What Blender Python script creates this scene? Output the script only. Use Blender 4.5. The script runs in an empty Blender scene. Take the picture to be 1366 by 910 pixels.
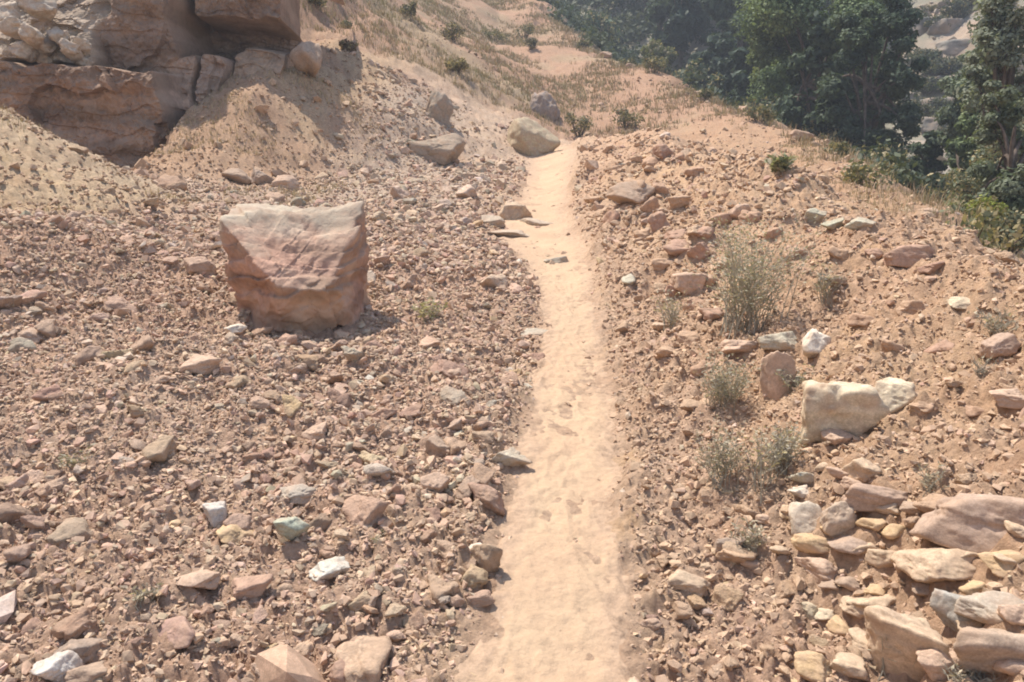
import bpy, bmesh, math, random
import numpy as np
from mathutils import Vector, Matrix

S = bpy.context.scene
COL = S.collection
R_ = math.radians

# ------------------------------------------------------------------ camera
CAM_Z = 1.6
PITCH = 12.0
FPX = 1072.0            # focal length in pixels of the 1366 px wide photograph
cam_d = bpy.data.cameras.new('camera')
cam_d.sensor_width = 36.0
cam_d.lens = FPX / 1366.0 * 36.0
cam_d.clip_start = 0.05
cam_d.clip_end = 2000
cam = bpy.data.objects.new('camera', cam_d)
COL.objects.link(cam)
cam.location = (0, 0, CAM_Z)
cam.rotation_euler = (R_(90 - PITCH), 0, 0)
S.camera = cam

# ------------------------------------------------------------------ sky, sun, exposure
SUN_AZ, SUN_EL = -46.0, 64.0
w = bpy.data.worlds.new('World')
S.world = w
w.use_nodes = True
nt = w.node_tree
bg = nt.nodes['Background']
sky = nt.nodes.new('ShaderNodeTexSky')
sky.sky_type = 'NISHITA'
sky.sun_disc = False
sky.sun_elevation = R_(SUN_EL)
sky.sun_rotation = R_(SUN_AZ)
sky.altitude = 800
sky.dust_density = 1.6
nt.links.new(sky.outputs[0], bg.inputs[0])
bg.inputs[1].default_value = 0.15
sl = bpy.data.lights.new('sun', 'SUN')
sl.energy = 5.0
sl.angle = R_(0.6)
sl.color = (1.0, 0.935, 0.84)
sun = bpy.data.objects.new('sun', sl)
COL.objects.link(sun)
to_sun = Vector((math.cos(R_(SUN_EL)) * math.sin(R_(SUN_AZ)), math.cos(R_(SUN_EL)) * math.cos(R_(SUN_AZ)), math.sin(R_(SUN_EL))))
sun.rotation_euler = (-to_sun).to_track_quat('-Z', 'Y').to_euler()
sun.location = to_sun * 60
S.view_settings.view_transform = 'Standard'
S.view_settings.look = 'None'
S.view_settings.exposure = 0.78
S.view_settings.gamma = 1.0
S.view_settings.use_curve_mapping = False
S.render.engine = 'CYCLES'
S.cycles.max_bounces = 6
S.cycles.diffuse_bounces = 3
S.cycles.transmission_bounces = 3
S.cycles.volume_bounces = 0
S.cycles.filter_width = 1.9
S.cycles.use_denoising = True

rng = np.random.default_rng(11)

# ------------------------------------------------------------------ numpy noise
def _hash(ix, iy, iz, seed):
    h = (ix.astype(np.int64) * 374761393 + iy.astype(np.int64) * 668265263 + iz.astype(np.int64) * 2147483647 + seed * 144269504) & 0xFFFFFFFF
    h = ((h ^ (h >> 13)) * 1274126177) & 0xFFFFFFFF
    h = ((h ^ (h >> 16)) * 2246822519) & 0xFFFFFFFF
    h = h ^ (h >> 15)
    return (h & 0xFFFFFF).astype(np.float64) / 0xFFFFFF * 2 - 1

def noise3(x, y, z, seed=0):
    x, y, z = np.broadcast_arrays(np.asarray(x, float), np.asarray(y, float), np.asarray(z, float))
    ix, iy, iz = np.floor(x), np.floor(y), np.floor(z)
    fx, fy, fz = x - ix, y - iy, z - iz
    fx, fy, fz = [f * f * (3 - 2 * f) for f in (fx, fy, fz)]
    out = 0
    for dx in (0, 1):
        for dy in (0, 1):
            for dz in (0, 1):
                wgt = (fx if dx else 1 - fx) * (fy if dy else 1 - fy) * (fz if dz else 1 - fz)
                out = out + wgt * _hash(ix + dx, iy + dy, iz + dz, seed)
    return out

def noise2(x, y, seed=0):
    x, y = np.broadcast_arrays(np.asarray(x, float), np.asarray(y, float))
    ix, iy = np.floor(x), np.floor(y)
    fx, fy = x - ix, y - iy
    fx, fy = fx * fx * (3 - 2 * fx), fy * fy * (3 - 2 * fy)
    out = 0
    z = np.zeros_like(ix)
    for dx in (0, 1):
        for dy in (0, 1):
            out = out + (fx if dx else 1 - fx) * (fy if dy else 1 - fy) * _hash(ix + dx, iy + dy, z, seed)
    return out

def fbm2(x, y, sc, octv=4, seed=0, gain=0.5):
    x, y = np.asarray(x, float), np.asarray(y, float)
    a, o, f = 1.0, 0, 1.0 / sc
    for k in range(octv):
        c, s = math.cos(0.7 * k + 0.4), math.sin(0.7 * k + 0.4)
        o = o + a * noise2((x * c - y * s) * f + 13.7 * k, (x * s + y * c) * f - 7.1 * k, seed + k)
        a *= gain
        f *= 2.03
    return o

def fbm3(p, sc, octv=4, seed=0, gain=0.5):
    a, o, f = 1.0, 0, 1.0 / sc
    for k in range(octv):
        o = o + a * noise3(p[:, 0] * f + 3.3 * k, p[:, 1] * f + 9.1 * k, p[:, 2] * f - 5.2 * k, seed + k)
        a *= gain
        f *= 2.03
    return o

def sst(a, b, x):
    t = np.clip((np.asarray(x, float) - a) / (b - a), 0, 1)
    return t * t * (3 - 2 * t)

def softplus(x, k=1.0):
    x = np.asarray(x, float) / k
    return k * np.where(x > 30, x, np.log1p(np.exp(np.minimum(x, 30))))

def smax(a, b, k):
    return (a + b + np.sqrt((a - b) ** 2 + k * k)) / 2

# ------------------------------------------------------------------ camera rays
_cp, _sp = math.cos(R_(PITCH)), math.sin(R_(PITCH))
def ray(px, py):
    u, v = (px - 683.0) / FPX, (455.0 - py) / FPX
    return np.array([u, _cp + v * _sp, -_sp + v * _cp])

def project(P):
    """world points -> photograph pixels and depth"""
    P = np.asarray(P, float)
    x, y, z = P[..., 0], P[..., 1], P[..., 2] - CAM_Z
    d = y * _cp - z * _sp
    v = y * _sp + z * _cp
    d_ = np.where(d > 1e-6, d, 1e-6)
    return 683 + FPX * x / d_, 455 - FPX * v / d_, d

# ------------------------------------------------------------------ terrain
def road_z(y):
    y = np.asarray(y, float)
    return 0.096 * (y - softplus(y - 21.0, 0.6))

# the trodden path: photograph pixels -> road plane
_pp = []
for px, py, hw in ((718, 960, 122), (727, 905, 110), (742, 800, 90), (748, 700, 73), (757, 600, 60), (762, 500, 50), (762, 430, 38), (757, 400, 34), (745, 360, 48), (722, 325, 52), (710, 300, 50), (726, 265, 36), (735, 240, 32), (738, 214, 34)):
    d = ray(px, py)
    t = CAM_Z / (0.096 * d[1] - d[2])
    _pp.append((d[0] * t, d[1] * t, hw * t / FPX))
_pp = np.array(_pp)
def path_c(y):
    return np.interp(y, _pp[:, 1], _pp[:, 0])
def path_h(y):
    return np.interp(y, _pp[:, 1], _pp[:, 2])
def path_mask(x, y):
    y = np.asarray(y, float)
    e = np.abs(x - path_c(y)) - path_h(y) - 0.06 * fbm2(x, y, 0.45, 3, 5)
    return (1 - sst(-0.06, 0.10, e)) * (1 - sst(20, 22, y))

RIM_Y = [-30, -5, 0, 6, 13, 20, 28, 42, 55, 70, 100, 160]
RIM_X = [3.2, 3.2, 3.3, 3.9, 6.0, 7.4, 7.0, 4.6, 0.9, -5, -16, -40]
RIM_Z = [-2.6, -0.3, 0.12, 0.77, 1.33, 2.3, 3.76, 7.3, 12.3, 18.4, 30, 52]
_ry = np.linspace(-30, 160, 761)
_kern = np.hanning(25); _kern /= _kern.sum()
def _smooth(a):
    return np.convolve(np.pad(np.interp(_ry, RIM_Y, a), 12, mode='edge'), _kern, 'valid')
_rx, _rz = _smooth(RIM_X), _smooth(RIM_Z)
def rim_x(y): return np.interp(y, _ry, _rx)
def rim_z(y): return np.interp(y, _ry, _rz)

def cone_z(x, y):
    return 3.12 - 0.60 * np.hypot(0.92 * (x + 7.3), y - 8.8)
def cone_m(x, y):
    b = road_z(y) + 0.11 * softplus(-x - 1.0, 0.4) * (1 - 0.62 * sst(8, 13.5, y))
    return sst(-0.22, 0.12, cone_z(x, y) - b + 0.10 * fbm2(x, y, 0.8, 3, 63))

def H(x, y, detail=True):
    x, y = np.broadcast_arrays(np.asarray(x, float), np.asarray(y, float))
    z = road_z(y)
    # hill beyond the crest
    yb = np.maximum(24.3 + 1.15 * np.minimum(x + 0.8, 0), 17.0 + 0.4 * np.exp(-x * x))
    z = z + 0.31 * (softplus(y - yb, 0.9) - softplus(y - 112.0, 4)) + 0.13 * np.maximum(-x, 0) * sst(19, 30, y)
    # rubble fan rising to the left
    z = z + 0.11 * softplus(-x - 1.0, 0.4) * (1 - 0.62 * sst(8, 13.5, y))
    z = z + 0.55 * softplus(-x - 10.5, 0.8)
    # right-hand shoulder up to the rim
    rx, rz = rim_x(y), rim_z(y)
    if detail: rx = rx + 0.30 * fbm2(x * 0.15, y, 1.5, 3, 371) * (1 + 0.02 * y)
    t = sst(1.6, 1.0, 0) * 0 + np.clip((x - 1.6) / np.maximum(rx - 1.6, 0.5), 0, 1)
    t = np.where(rx < 2.2, sst(-3, 0, x - rx), t * t * (3 - 2 * t))
    z = z * (1 - t) + rz * t
    # earth bank along the right of the road
    amp = 0.70 - 0.42 * sst(14, 21, y)
    xc = 2.35 + 0.1 * np.sin(y * 0.9)
    up = np.clip((x - 0.5) / (xc - 0.5), 0, 1)
    up = 0.5 * up + 0.5 * up * up * (3 - 2 * up)
    dn = 1 - sst(0.1, 1.25, x - xc)
    bank = amp * up * dn * (1 - sst(20, 24, y))
    z = z + bank
    # fall into the valley, far slope behind it
    over = softplus(x - rx - 0.2, 0.25)
    fall = 0.72 * over
    ax = 9.5
    far = 1.18 * softplus(over - ax, 1.4)
    z = z - fall + far - 0.45 * softplus(over - 55, 6)
    # dirt cone at the foot of the cliff
    z = smax(z, cone_z(x, y), 0.18)
    # low rubble hump in front of it
    z = z + 0.30 * np.exp(-((x + 3.6) / 1.3) ** 2 - ((y - 5.9) / 0.9) ** 2)
    z = z + 0.16 * np.exp(-((x + 1.6) / 0.9) ** 2 - ((y - 8.6) / 2.5) ** 2)
    # ground stepping up behind the cliff face
    s = y - (17.2 + 0.05 * (x + 8))
    lat = np.clip((-2.4 - x) / 5.4, 0, 1)
    lat = 0.6 * lat + 0.4 * lat * lat * (3 - 2 * lat)
    z = z + lat * (1.7 * sst(-0.4, 3.4, s) + 0.25 * softplus(s - 1, 0.8)) * (1 - sst(24, 44, y))
    # earth slope right of the cliff's dark face
    ap = 1.50 + 0.50 * (y - 12.3) - 0.20 * np.maximum(0, x + 4.5) - 0.5 * np.maximum(0, -5.9 - x)
    ap = np.minimum(ap, 3.1 + 0.27 * (y - 15.4)) - 0.48 * np.maximum(0, x + 4.5) + 0.10 * fbm2(x, y, 0.9, 4, 351)
    apm = sst(-6.05, -5.45, x + 0.15 * fbm2(x, y, 0.6, 3, 355)) * (1 - sst(30, 44, y))
    z = z * (1 - apm) + smax(z, ap, 0.25) * apm
    # scree apron right of the cliff
    z = z + 0.30 * np.exp(-((x + 3.9) / 1.2) ** 2 - ((y - 15.6) / 1.8) ** 2)
    if detail:
        pm = path_mask(x, y)
        near = 1 - sst(25, 60, np.hypot(x, y))
        n = 0.07 * fbm2(x, y, 1.6, 3, 21) + 0.035 * fbm2(x, y, 0.42, 3, 31) * (0.25 + near)
        lump = np.abs(fbm2(x, y, 0.14, 4, 41, 0.62))
        bk_ = sst(0.5, 1.1, x) * (1 - sst(3.4, 4.2, x)) * (1 - sst(22, 26, y))
        n = n * (1 + 0.7 * bk_) + bk_ * (0.055 * fbm2(x, y, 0.75, 3, 373) + 0.035 * np.abs(fbm2(x, y, 0.28, 3, 375)))
        clods = np.abs(fbm2(x, y, 0.065, 3, 46, 0.6)) * (0.5 + 0.5 * sst(-0.3, 0.4, fbm2(x, y, 0.5, 2, 48)))
        n = n + 0.040 * lump * near + 0.026 * clods * near
        z = z + n * (1 - 0.86 * pm)
        z = z + 0.35 * fbm2(x, y, 7.0, 3, 51) * sst(22, 40, y) + 0.9 * fbm2(x, y, 9.0, 4, 61) * sst(3, 12, x - rx)
    return z

_ts = np.concatenate([np.linspace(0.6, 12, 900), np.linspace(12.05, 60, 900), np.linspace(60.2, 200, 500)])
def at(px, py):
    """where the view through a pixel of the photograph meets the ground"""
    d = ray(px, py)
    P = np.array([0, 0, CAM_Z]) + _ts[:, None] * d[None, :]
    b = P[:, 2] < H(P[:, 0], P[:, 1])
    k = int(np.argmax(b)) if b.any() else len(_ts) - 1
    lo, hi = _ts[max(k - 1, 0)], _ts[k]
    for _ in range(12):
        m = (lo + hi) / 2
        p = np.array([0, 0, CAM_Z]) + m * d
        if p[2] < float(H(p[0], p[1])): hi = m
        else: lo = m
    p = np.array([0, 0, CAM_Z]) + hi * d
    return p

# ------------------------------------------------------------------ materials
def nodes_of(name):
    m = bpy.data.materials.new(name)
    m.use_nodes = True
    n = m.node_tree
    b = n.nodes['Principled BSDF']
    b.inputs['Roughness'].default_value = 0.95
    b.inputs['Specular IOR Level'].default_value = 0.15
    return m, n, b

def N(n, t, **kw):
    o = n.nodes.new(t)
    for k, v in kw.items():
        setattr(o, k, v)
    return o

def noise_node(n, coord, scale, detail=5, rough=0.6):
    o = N(n, 'ShaderNodeTexNoise')
    o.inputs['Scale'].default_value = scale
    o.inputs['Detail'].default_value = detail
    o.inputs['Roughness'].default_value = rough
    n.links.new(coord, o.inputs['Vector'])
    return o.outputs[0]

def ramp(n, fac, stops):
    o = N(n, 'ShaderNodeValToRGB')
    cr = o.color_ramp
    while len(cr.elements) < len(stops): cr.elements.new(0.5)
    for e, (p, c) in zip(cr.elements, stops):
        e.position = p
        e.color = (*c, 1) if len(c) == 3 else c
    n.links.new(fac, o.inputs[0])
    return o.outputs[0]

def mix(n, a, b, fac, mode='MIX'):
    o = N(n, 'ShaderNodeMix', data_type='RGBA', blend_type=mode)
    for sock, v in ((o.inputs[6], a), (o.inputs[7], b), (o.inputs[0], fac)):
        if isinstance(v, (int, float)): sock.default_value = v
        elif isinstance(v, tuple): sock.default_value = (*v, 1)
        else: n.links.new(v, sock)
    return o.outputs[2]

def bump(n, b, h, strength, dist):
    o = N(n, 'ShaderNodeBump')
    o.inputs['Strength'].default_value = strength
    o.inputs['Distance'].default_value = dist
    n.links.new(h, o.inputs['Height'])
    n.links.new(o.outputs[0], b.inputs['Normal'])

def g3(v): return (v, v, v)

def soil_material(name):
    m, n, b = nodes_of(name)
    at_ = N(n, 'ShaderNodeAttribute', attribute_name='tint')
    tc = N(n, 'ShaderNodeTexCoord').outputs['Object']
    a = noise_node(n, tc, 26, 6, 0.72)
    c = noise_node(n, tc, 3.1, 5, 0.6)
    col = mix(n, at_.outputs[0], ramp(n, a, [(0.30, g3(0.62)), (0.5, g3(1.0)), (0.72, g3(1.32))]), 1.0, 'MULTIPLY')
    col = mix(n, col, ramp(n, c, [(0.3, (0.92, 0.86, 0.82)), (0.55, (1, 1, 1)), (0.75, (1.08, 1.04, 0.92))]), 1.0, 'MULTIPLY')
    n.links.new(col, b.inputs['Base Color'])
    a2 = noise_node(n, tc, 60, 6, 0.75)
    bump(n, b, a2, 0.9, 0.02)
    return m

def path_material():
    m, n, b = nodes_of('sand')
    tc = N(n, 'ShaderNodeTexCoord').outputs['Object']
    c = noise_node(n, tc, 2.2, 5, 0.55)
    f = noise_node(n, tc, 55, 5, 0.7)
    col = ramp(n, c, [(0.3, (0.485, 0.325, 0.212)), (0.5, (0.515, 0.36, 0.232)), (0.7, (0.525, 0.382, 0.248))])
    col = mix(n, col, ramp(n, f, [(0.3, g3(0.86)), (0.5, g3(1.0)), (0.7, g3(1.08))]), 1.0, 'MULTIPLY')
    e = N(n, 'ShaderNodeAttribute', attribute_name='tint').outputs[2]
    g = noise_node(n, tc, 26, 6, 0.72)
    soil = mix(n, (0.455, 0.315, 0.212), ramp(n, g, [(0.30, g3(0.68)), (0.5, g3(1.0)), (0.72, g3(1.25))]), 1.0, 'MULTIPLY')
    col = mix(n, col, soil, e)
    n.links.new(col, b.inputs['Base Color'])
    bump(n, b, noise_node(n, tc, 42, 6, 0.7), 0.7, 0.016)
    return m

def rock_material(name, attr=False, scale=9.0, second=None, layered=0.0, top=None):
    """stone: its own colour mottled with grains, veins and dust patches"""
    m, n, b = nodes_of(name)
    if attr:
        base = N(n, 'ShaderNodeAttribute', attribute_name='tint').outputs[0]
    else:
        base = N(n, 'ShaderNodeObjectInfo').outputs['Color']
    tcn = N(n, 'ShaderNodeTexCoord')
    tc = tcn.outputs['Object']
    a = noise_node(n, tc, scale, 6, 0.68)
    f = noise_node(n, tc, scale * 6, 4, 0.7)
    d = noise_node(n, tc, scale * 0.45, 4, 0.6)
    col = mix(n, base, ramp(n, a, [(0.28, g3(0.66)), (0.5, g3(1.0)), (0.72, g3(1.28))]), 1.0, 'MULTIPLY')
    col = mix(n, col, ramp(n, f, [(0.3, g3(0.8)), (0.5, g3(1.0)), (0.7, g3(1.2))]), 1.0, 'MULTIPLY')
    dust = second or (0.40, 0.275, 0.19)
    dm = ramp(n, d, [(0.42, g3(0.0)), (0.64, g3(0.72))])
    col = mix(n, col, dust, dm)
    if layered:
        wv = N(n, 'ShaderNodeTexWave', bands_direction='Z')
        wv.inputs['Scale'].default_value = layered
        wv.inputs['Distortion'].default_value = 6
        wv.inputs['Detail'].default_value = 4
        n.links.new(tc, wv.inputs['Vector'])
        col = mix(n, col, ramp(n, wv.outputs[0], [(0.2, (0.82, 0.8, 0.78)), (0.6, (1.05, 1.02, 1.0))]), 1.0, 'MULTIPLY')
    if top:
        sx = N(n, 'ShaderNodeSeparateXYZ')
        n.links.new(tcn.outputs['Generated'], sx.inputs[0])
        ad = N(n, 'ShaderNodeMath', operation='MULTIPLY_ADD')
        n.links.new(a, ad.inputs[0]); ad.inputs[1].default_value = 0.5
        zm = N(n, 'ShaderNodeMath', operation='MULTIPLY')
        n.links.new(sx.outputs[2], zm.inputs[0]); zm.inputs[1].default_value = 0.6
        n.links.new(zm.outputs[0], ad.inputs[2])
        tm = ramp(n, ad.outputs[0], [(0.68, g3(0.0)), (0.86, g3(0.75))])
        col = mix(n, col, top, tm)
    n.links.new(col, b.inputs['Base Color'])
    bump(n, b, noise_node(n, tc, scale * 3.2, 6, 0.7), 0.55, 0.12 / scale)
    return m

def leaf_material(name, trans=0.28):
    m, n, b = nodes_of(name)
    at_ = N(n, 'ShaderNodeAttribute', attribute_name='tint').outputs[0]
    n.links.new(at_, b.inputs['Base Color'])
    b.inputs['Roughness'].default_value = 0.6
    tr = N(n, 'ShaderNodeBsdfTranslucent')
    n.links.new(mix(n, at_, (1.0, 1.0, 0.55), 1.0, 'MULTIPLY'), tr.inputs[0])
    mx = N(n, 'ShaderNodeMixShader')
    mx.inputs[0].default_value = trans
    n.links.new(b.outputs[0], mx.inputs[1])
    n.links.new(tr.outputs[0], mx.inputs[2])
    n.links.new(mx.outputs[0], n.nodes['Material Output'].inputs[0])
    return m

def bark_material():
    m, n, b = nodes_of('bark')
    tc = N(n, 'ShaderNodeTexCoord').outputs['Object']
    n.links.new(ramp(n, noise_node(n, tc, 7, 5), [(0.3, (0.07, 0.05, 0.04)), (0.7, (0.19, 0.15, 0.12))]), b.inputs['Base Color'])
    bump(n, b, noise_node(n, tc, 20, 5), 0.6, 0.02)
    return m

M_SOIL = soil_material('soil')
M_PATH = path_material()
M_ROCK = rock_material('stone', scale=24.0)
M_UNIT = rock_material('small_stone', scale=2.6)
M_BIG = rock_material('boulder_stone', scale=3.2, second=(0.50, 0.375, 0.265), layered=1.6, top=(0.46, 0.425, 0.325))
M_CLIFF = rock_material('cliff_stone', attr=True, scale=2.2, second=(0.36, 0.27, 0.20), layered=0.5)
M_LOOSE = rock_material('loose_stone', attr=True, scale=30.0)
M_LEAF = leaf_material('leaf')
M_DRY = leaf_material('dry_blades', 0.15)
M_BARK = bark_material()

# ------------------------------------------------------------------ mesh helpers
def mesh_np(name, verts, faces_flat, loop_tot, mat, colors=None, smooth=False):
    me = bpy.data.meshes.new(name)
    nv, nf = len(verts), len(loop_tot)
    me.vertices.add(nv)
    me.vertices.foreach_set('co', np.ascontiguousarray(verts, dtype=np.float32).ravel())
    me.loops.add(len(faces_flat))
    me.loops.foreach_set('vertex_index', np.ascontiguousarray(faces_flat, dtype=np.int32))
    me.polygons.add(nf)
    ls = np.concatenate([[0], np.cumsum(loop_tot)[:-1]]).astype(np.int32)
    me.polygons.foreach_set('loop_start', ls)
    me.polygons.foreach_set('use_smooth', np.full(nf, smooth, dtype=bool))
    if colors is not None:
        ca = me.attributes.new('tint', 'FLOAT_COLOR', 'POINT')
        c4 = np.ones((nv, 4), dtype=np.float32)
        c4[:, :3] = colors
        ca.data.foreach_set('color', c4.ravel())
    me.materials.append(mat)
    me.update(calc_edges=True)
    me.validate()
    return me

def link(name, me, parent=None, loc=None, rotz=0):
    o = bpy.data.objects.new(name, me)
    COL.objects.link(o)
    if parent is not None: o.parent = parent
    if loc is not None: o.location = loc
    o.rotation_euler = (0, 0, rotz)
    return o

def tag(o, label, cat, group=None, kind=None):
    o['label'] = label
    o['category'] = cat
    if group: o['group'] = group
    if kind: o['kind'] = kind
    return o

def structure(o, label=None):
    o['kind'] = 'structure'
    if label: o['label'] = label
    return o

# ------------------------------------------------------------------ the ground, as one polar sheet cut into named pieces
def ground():
    az_in = np.linspace(-47, 47, 860)
    az_out = np.linspace(47, 313, 120)[1:-1]
    az = np.radians(np.concatenate([az_in, az_out]))
    rr = np.concatenate([[0.02, 0.4], np.exp(np.linspace(math.log(0.9), math.log(9), 640)), np.exp(np.linspace(math.log(9), math.log(150), 430))[1:]])
    A, Rr = np.meshgrid(az, rr)
    X, Y = np.sin(A) * Rr, np.cos(A) * Rr - 0.3
    Z = H(X, Y)
    na, nr = len(az), len(rr)
    V = np.stack([X, Y, Z], -1).reshape(-1, 3)
    x, y = V[:, 0], V[:, 1]
    # colours of the earth itself, by place
    red = np.array([0.46, 0.302, 0.208])
    pink = np.array([0.50, 0.36, 0.258])
    yel = np.array([0.485, 0.35, 0.215])
    oliv = np.array([0.31, 0.235, 0.15])
    grey = np.array([0.39, 0.32, 0.245])
    fill = np.array([0.385, 0.245, 0.152])
    c = np.tile(red, (len(V), 1))
    def lay(c, col, m): return c * (1 - m[:, None]) + col * m[:, None]
    f1 = fbm2(x, y, 1.7, 4, 71)
    f2 = fbm2(x, y, 5.0, 4, 77)
    c = lay(c, pink, sst(-0.3, 0.7, f1) * 0.7)
    bankm = sst(0.6, 1.3, x) * (1 - sst(20, 24, y))
    c = lay(c, np.array([0.50, 0.335, 0.21]), bankm * (0.45 + 0.35 * sst(-0.5, 0.5, f1)))
    c = lay(c, fill, sst(3.0, 4.2, x) * (1 - sst(24, 30, y)) * 0.85)
    cone = cone_m(x, y)
    c = lay(c, yel, np.clip(cone, 0, 1) * 0.9)
    apron = sst(-2.2, -3.6, x) * sst(10.5, 12.5, y) * (1 - sst(20, 27, y))
    c = lay(c, np.array([0.40, 0.262, 0.168]), apron * 0.9)
    c = lay(c, yel, apron * sst(0.0, 0.8, f1) * 0.6)
    grv = sst(0.5, -0.8, x) * sst(6, 12, y) * (1 - sst(20, 23, y)) * (1 - apron)
    c = lay(c, grey, grv * 0.6)
    e = np.abs(x - path_c(y)) - path_h(y) - 0.10 * fbm2(x, y, 0.5, 4, 5)
    c = lay(c, np.array([0.47, 0.325, 0.22]), (1 - sst(0.02, 0.40, e)) * 0.95 * (1 - sst(20, 24, y)))
    c = lay(c, np.array([0.49, 0.355, 0.25]), sst(-1.7, -0.9, x) * sst(1.9, 1.1, x) * sst(15.5, 18, y) * (1 - sst(22.5, 24.5, y)) * 0.8)
    hill = sst(22, 26, y + 0.25 * np.maximum(-x, 0))
    hc = lay(np.tile(np.array([0.38, 0.238, 0.155]), (len(V), 1)), oliv, sst(0.0, 0.9, f2 + 0.45 * f1) * 0.8)
    hc = lay(hc, np.array([0.39, 0.275, 0.175]), sst(0.2, 0.9, f1) * 0.6)
    c = c * (1 - hill[:, None]) + hc * hill[:, None]
    val = sst(0.6, 3.0, x - rim_x(y))
    vc = lay(np.tile(np.array([0.22, 0.20, 0.145]), (len(V), 1)), np.array([0.285, 0.26, 0.215]), sst(-0.2, 0.6, f2))
    vc = lay(vc, np.array([0.42, 0.31, 0.23]), sst(17, 24, x - rim_x(y)) * sst(-0.4, 0.3, f1) * 0.8)
    c = c * (1 - val[:, None]) + vc * val[:, None]
    i = np.arange((nr - 1) * na)
    r0, a0 = i // na, i % na
    a1 = (a0 + 1) % na
    F = np.stack([r0 * na + a0, r0 * na + a1, (r0 + 1) * na + a1, (r0 + 1) * na + a0], -1)[:, ::-1]
    ctr = V[F].mean(1)
    zone = np.zeros(len(F), int)
    zone[ctr[:, 1] + 0.25 * np.maximum(-ctr[:, 0], 0) > 23.5] = 1
    zone[ctr[:, 0] > rim_x(ctr[:, 1]) + 0.5] = 2
    for k, nm in enumerate(('ground', 'hill', 'valley')):
        f = F[zone == k]
        used, inv = np.unique(f.ravel(), return_inverse=True)
        me = mesh_np(nm, V[used], inv, np.full(len(f), 4), M_SOIL, c[used], smooth=True)
        structure(link(nm, me))

ground()

def path_mesh():
    ys = np.concatenate([np.linspace(-2.5, 1.4, 60), np.linspace(1.405, 8, 620), np.linspace(8.04, 21.6, 260)])
    us = np.linspace(-1.5, 1.5, 91)
    Yg, U = np.meshgrid(ys, us, indexing='ij')
    X = path_c(Yg) + U * path_h(Yg)
    rag = 0.13 * fbm2(X, Yg, 0.35, 4, 91) + 0.06 * fbm2(X, Yg, 1.4, 2, 95)
    edge = np.abs(U) * (1 + 0.10 * sst(6.5, 9.5, Yg)) + rag
    Z = H(X, Yg) + 0.010 - 0.10 * np.maximum(edge - 0.80, 0) ** 1.5 - 0.006 * np.abs(fbm2(X, Yg, 0.1, 3, 99))
    Z = Z + 0.008 * fbm2(X, Yg, 0.45, 3, 97) + 0.004 * fbm2(X, Yg, 0.16, 3, 96) + 0.004 * fbm2(X, Yg, 0.06, 3, 98)
    r = np.random.default_rng(15)
    for k in range(70):          # scuffed footprints
        fy = 1.3 + 0.1 * k + r.normal(0, 0.05)
        fx = path_c(fy) + (0.09 if k % 2 else -0.09) + r.normal(0, 0.05)
        a = r.normal(0, 0.2); ca, sa = math.cos(a), math.sin(a)
        du, dv = (X - fx) * ca + (Yg - fy) * sa, -(X - fx) * sa + (Yg - fy) * ca
        wd = 0.046 * (1 - 0.25 * np.exp(-((dv + 0.02) / 0.05) ** 2))
        q = np.sqrt((du / wd) ** 2 + (dv / 0.135) ** 2)
        Z = Z - r.uniform(0.001, 0.004) * (1 - sst(0.75, 1.1, q)) + 0.003 * np.exp(-((q - 1.2) / 0.2) ** 2)
    V = np.stack([X, Yg, Z], -1).reshape(-1, 3)
    na = len(us)
    i = np.arange((len(ys) - 1) * (na - 1))
    r0, a0 = i // (na - 1), i % (na - 1)
    F = np.stack([r0 * na + a0, r0 * na + a0 + 1, (r0 + 1) * na + a0 + 1, (r0 + 1) * na + a0], -1)
    ef = np.maximum(sst(0.35, 0.95, edge + 0.16 * fbm2(X, Yg, 0.16, 4, 93)), 0.28 * sst(-0.1, 0.8, fbm2(X, Yg, 0.9, 4, 94))).reshape(-1, 1) * np.ones((1, 3))
    structure(link('path', mesh_np('path', V, F.ravel(), np.full(len(F), 4), M_PATH, ef, smooth=True)))
path_mesh()

# ------------------------------------------------------------------ rocks
_ico = {}
def ico(sub):
    if sub not in _ico:
        bm = bmesh.new()
        bmesh.ops.create_icosphere(bm, subdivisions=sub, radius=1)
        bm.verts.ensure_lookup_table()
        v = np.array([q.co[:] for q in bm.verts])
        f = np.array([[q.index for q in fc.verts] for fc in bm.faces])
        bm.free()
        _ico[sub] = (v / np.linalg.norm(v, axis=1)[:, None], f)
    return _ico[sub]

def facets(x, z, size, seed, tilt):
    """flat tilted faces meeting at joints, as in broken rock"""
    gx, gz = x / size, z / size
    ix, iz = np.floor(gx), np.floor(gz)
    best = np.full(x.shape, 1e9); val = np.zeros(x.shape); o0 = np.zeros_like(ix)
    for dx in (-1, 0, 1):
        for dz in (-1, 0, 1):
            jx, jz = ix + dx, iz + dz
            cx = jx + 0.5 + 0.45 * _hash(jx, jz, o0, seed); cz = jz + 0.5 + 0.45 * _hash(jx, jz, o0 + 1, seed)
            d = (gx - cx) ** 2 + (gz - cz) ** 2
            v = _hash(jx, jz, o0 + 2, seed) * 0.5 + tilt * ((gx - cx) * _hash(jx, jz, o0 + 3, seed) + (gz - cz) * _hash(jx, jz, o0 + 4, seed))
            k = d < best
            best = np.where(k, d, best); val = np.where(k, v, val)
    return val * size

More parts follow.
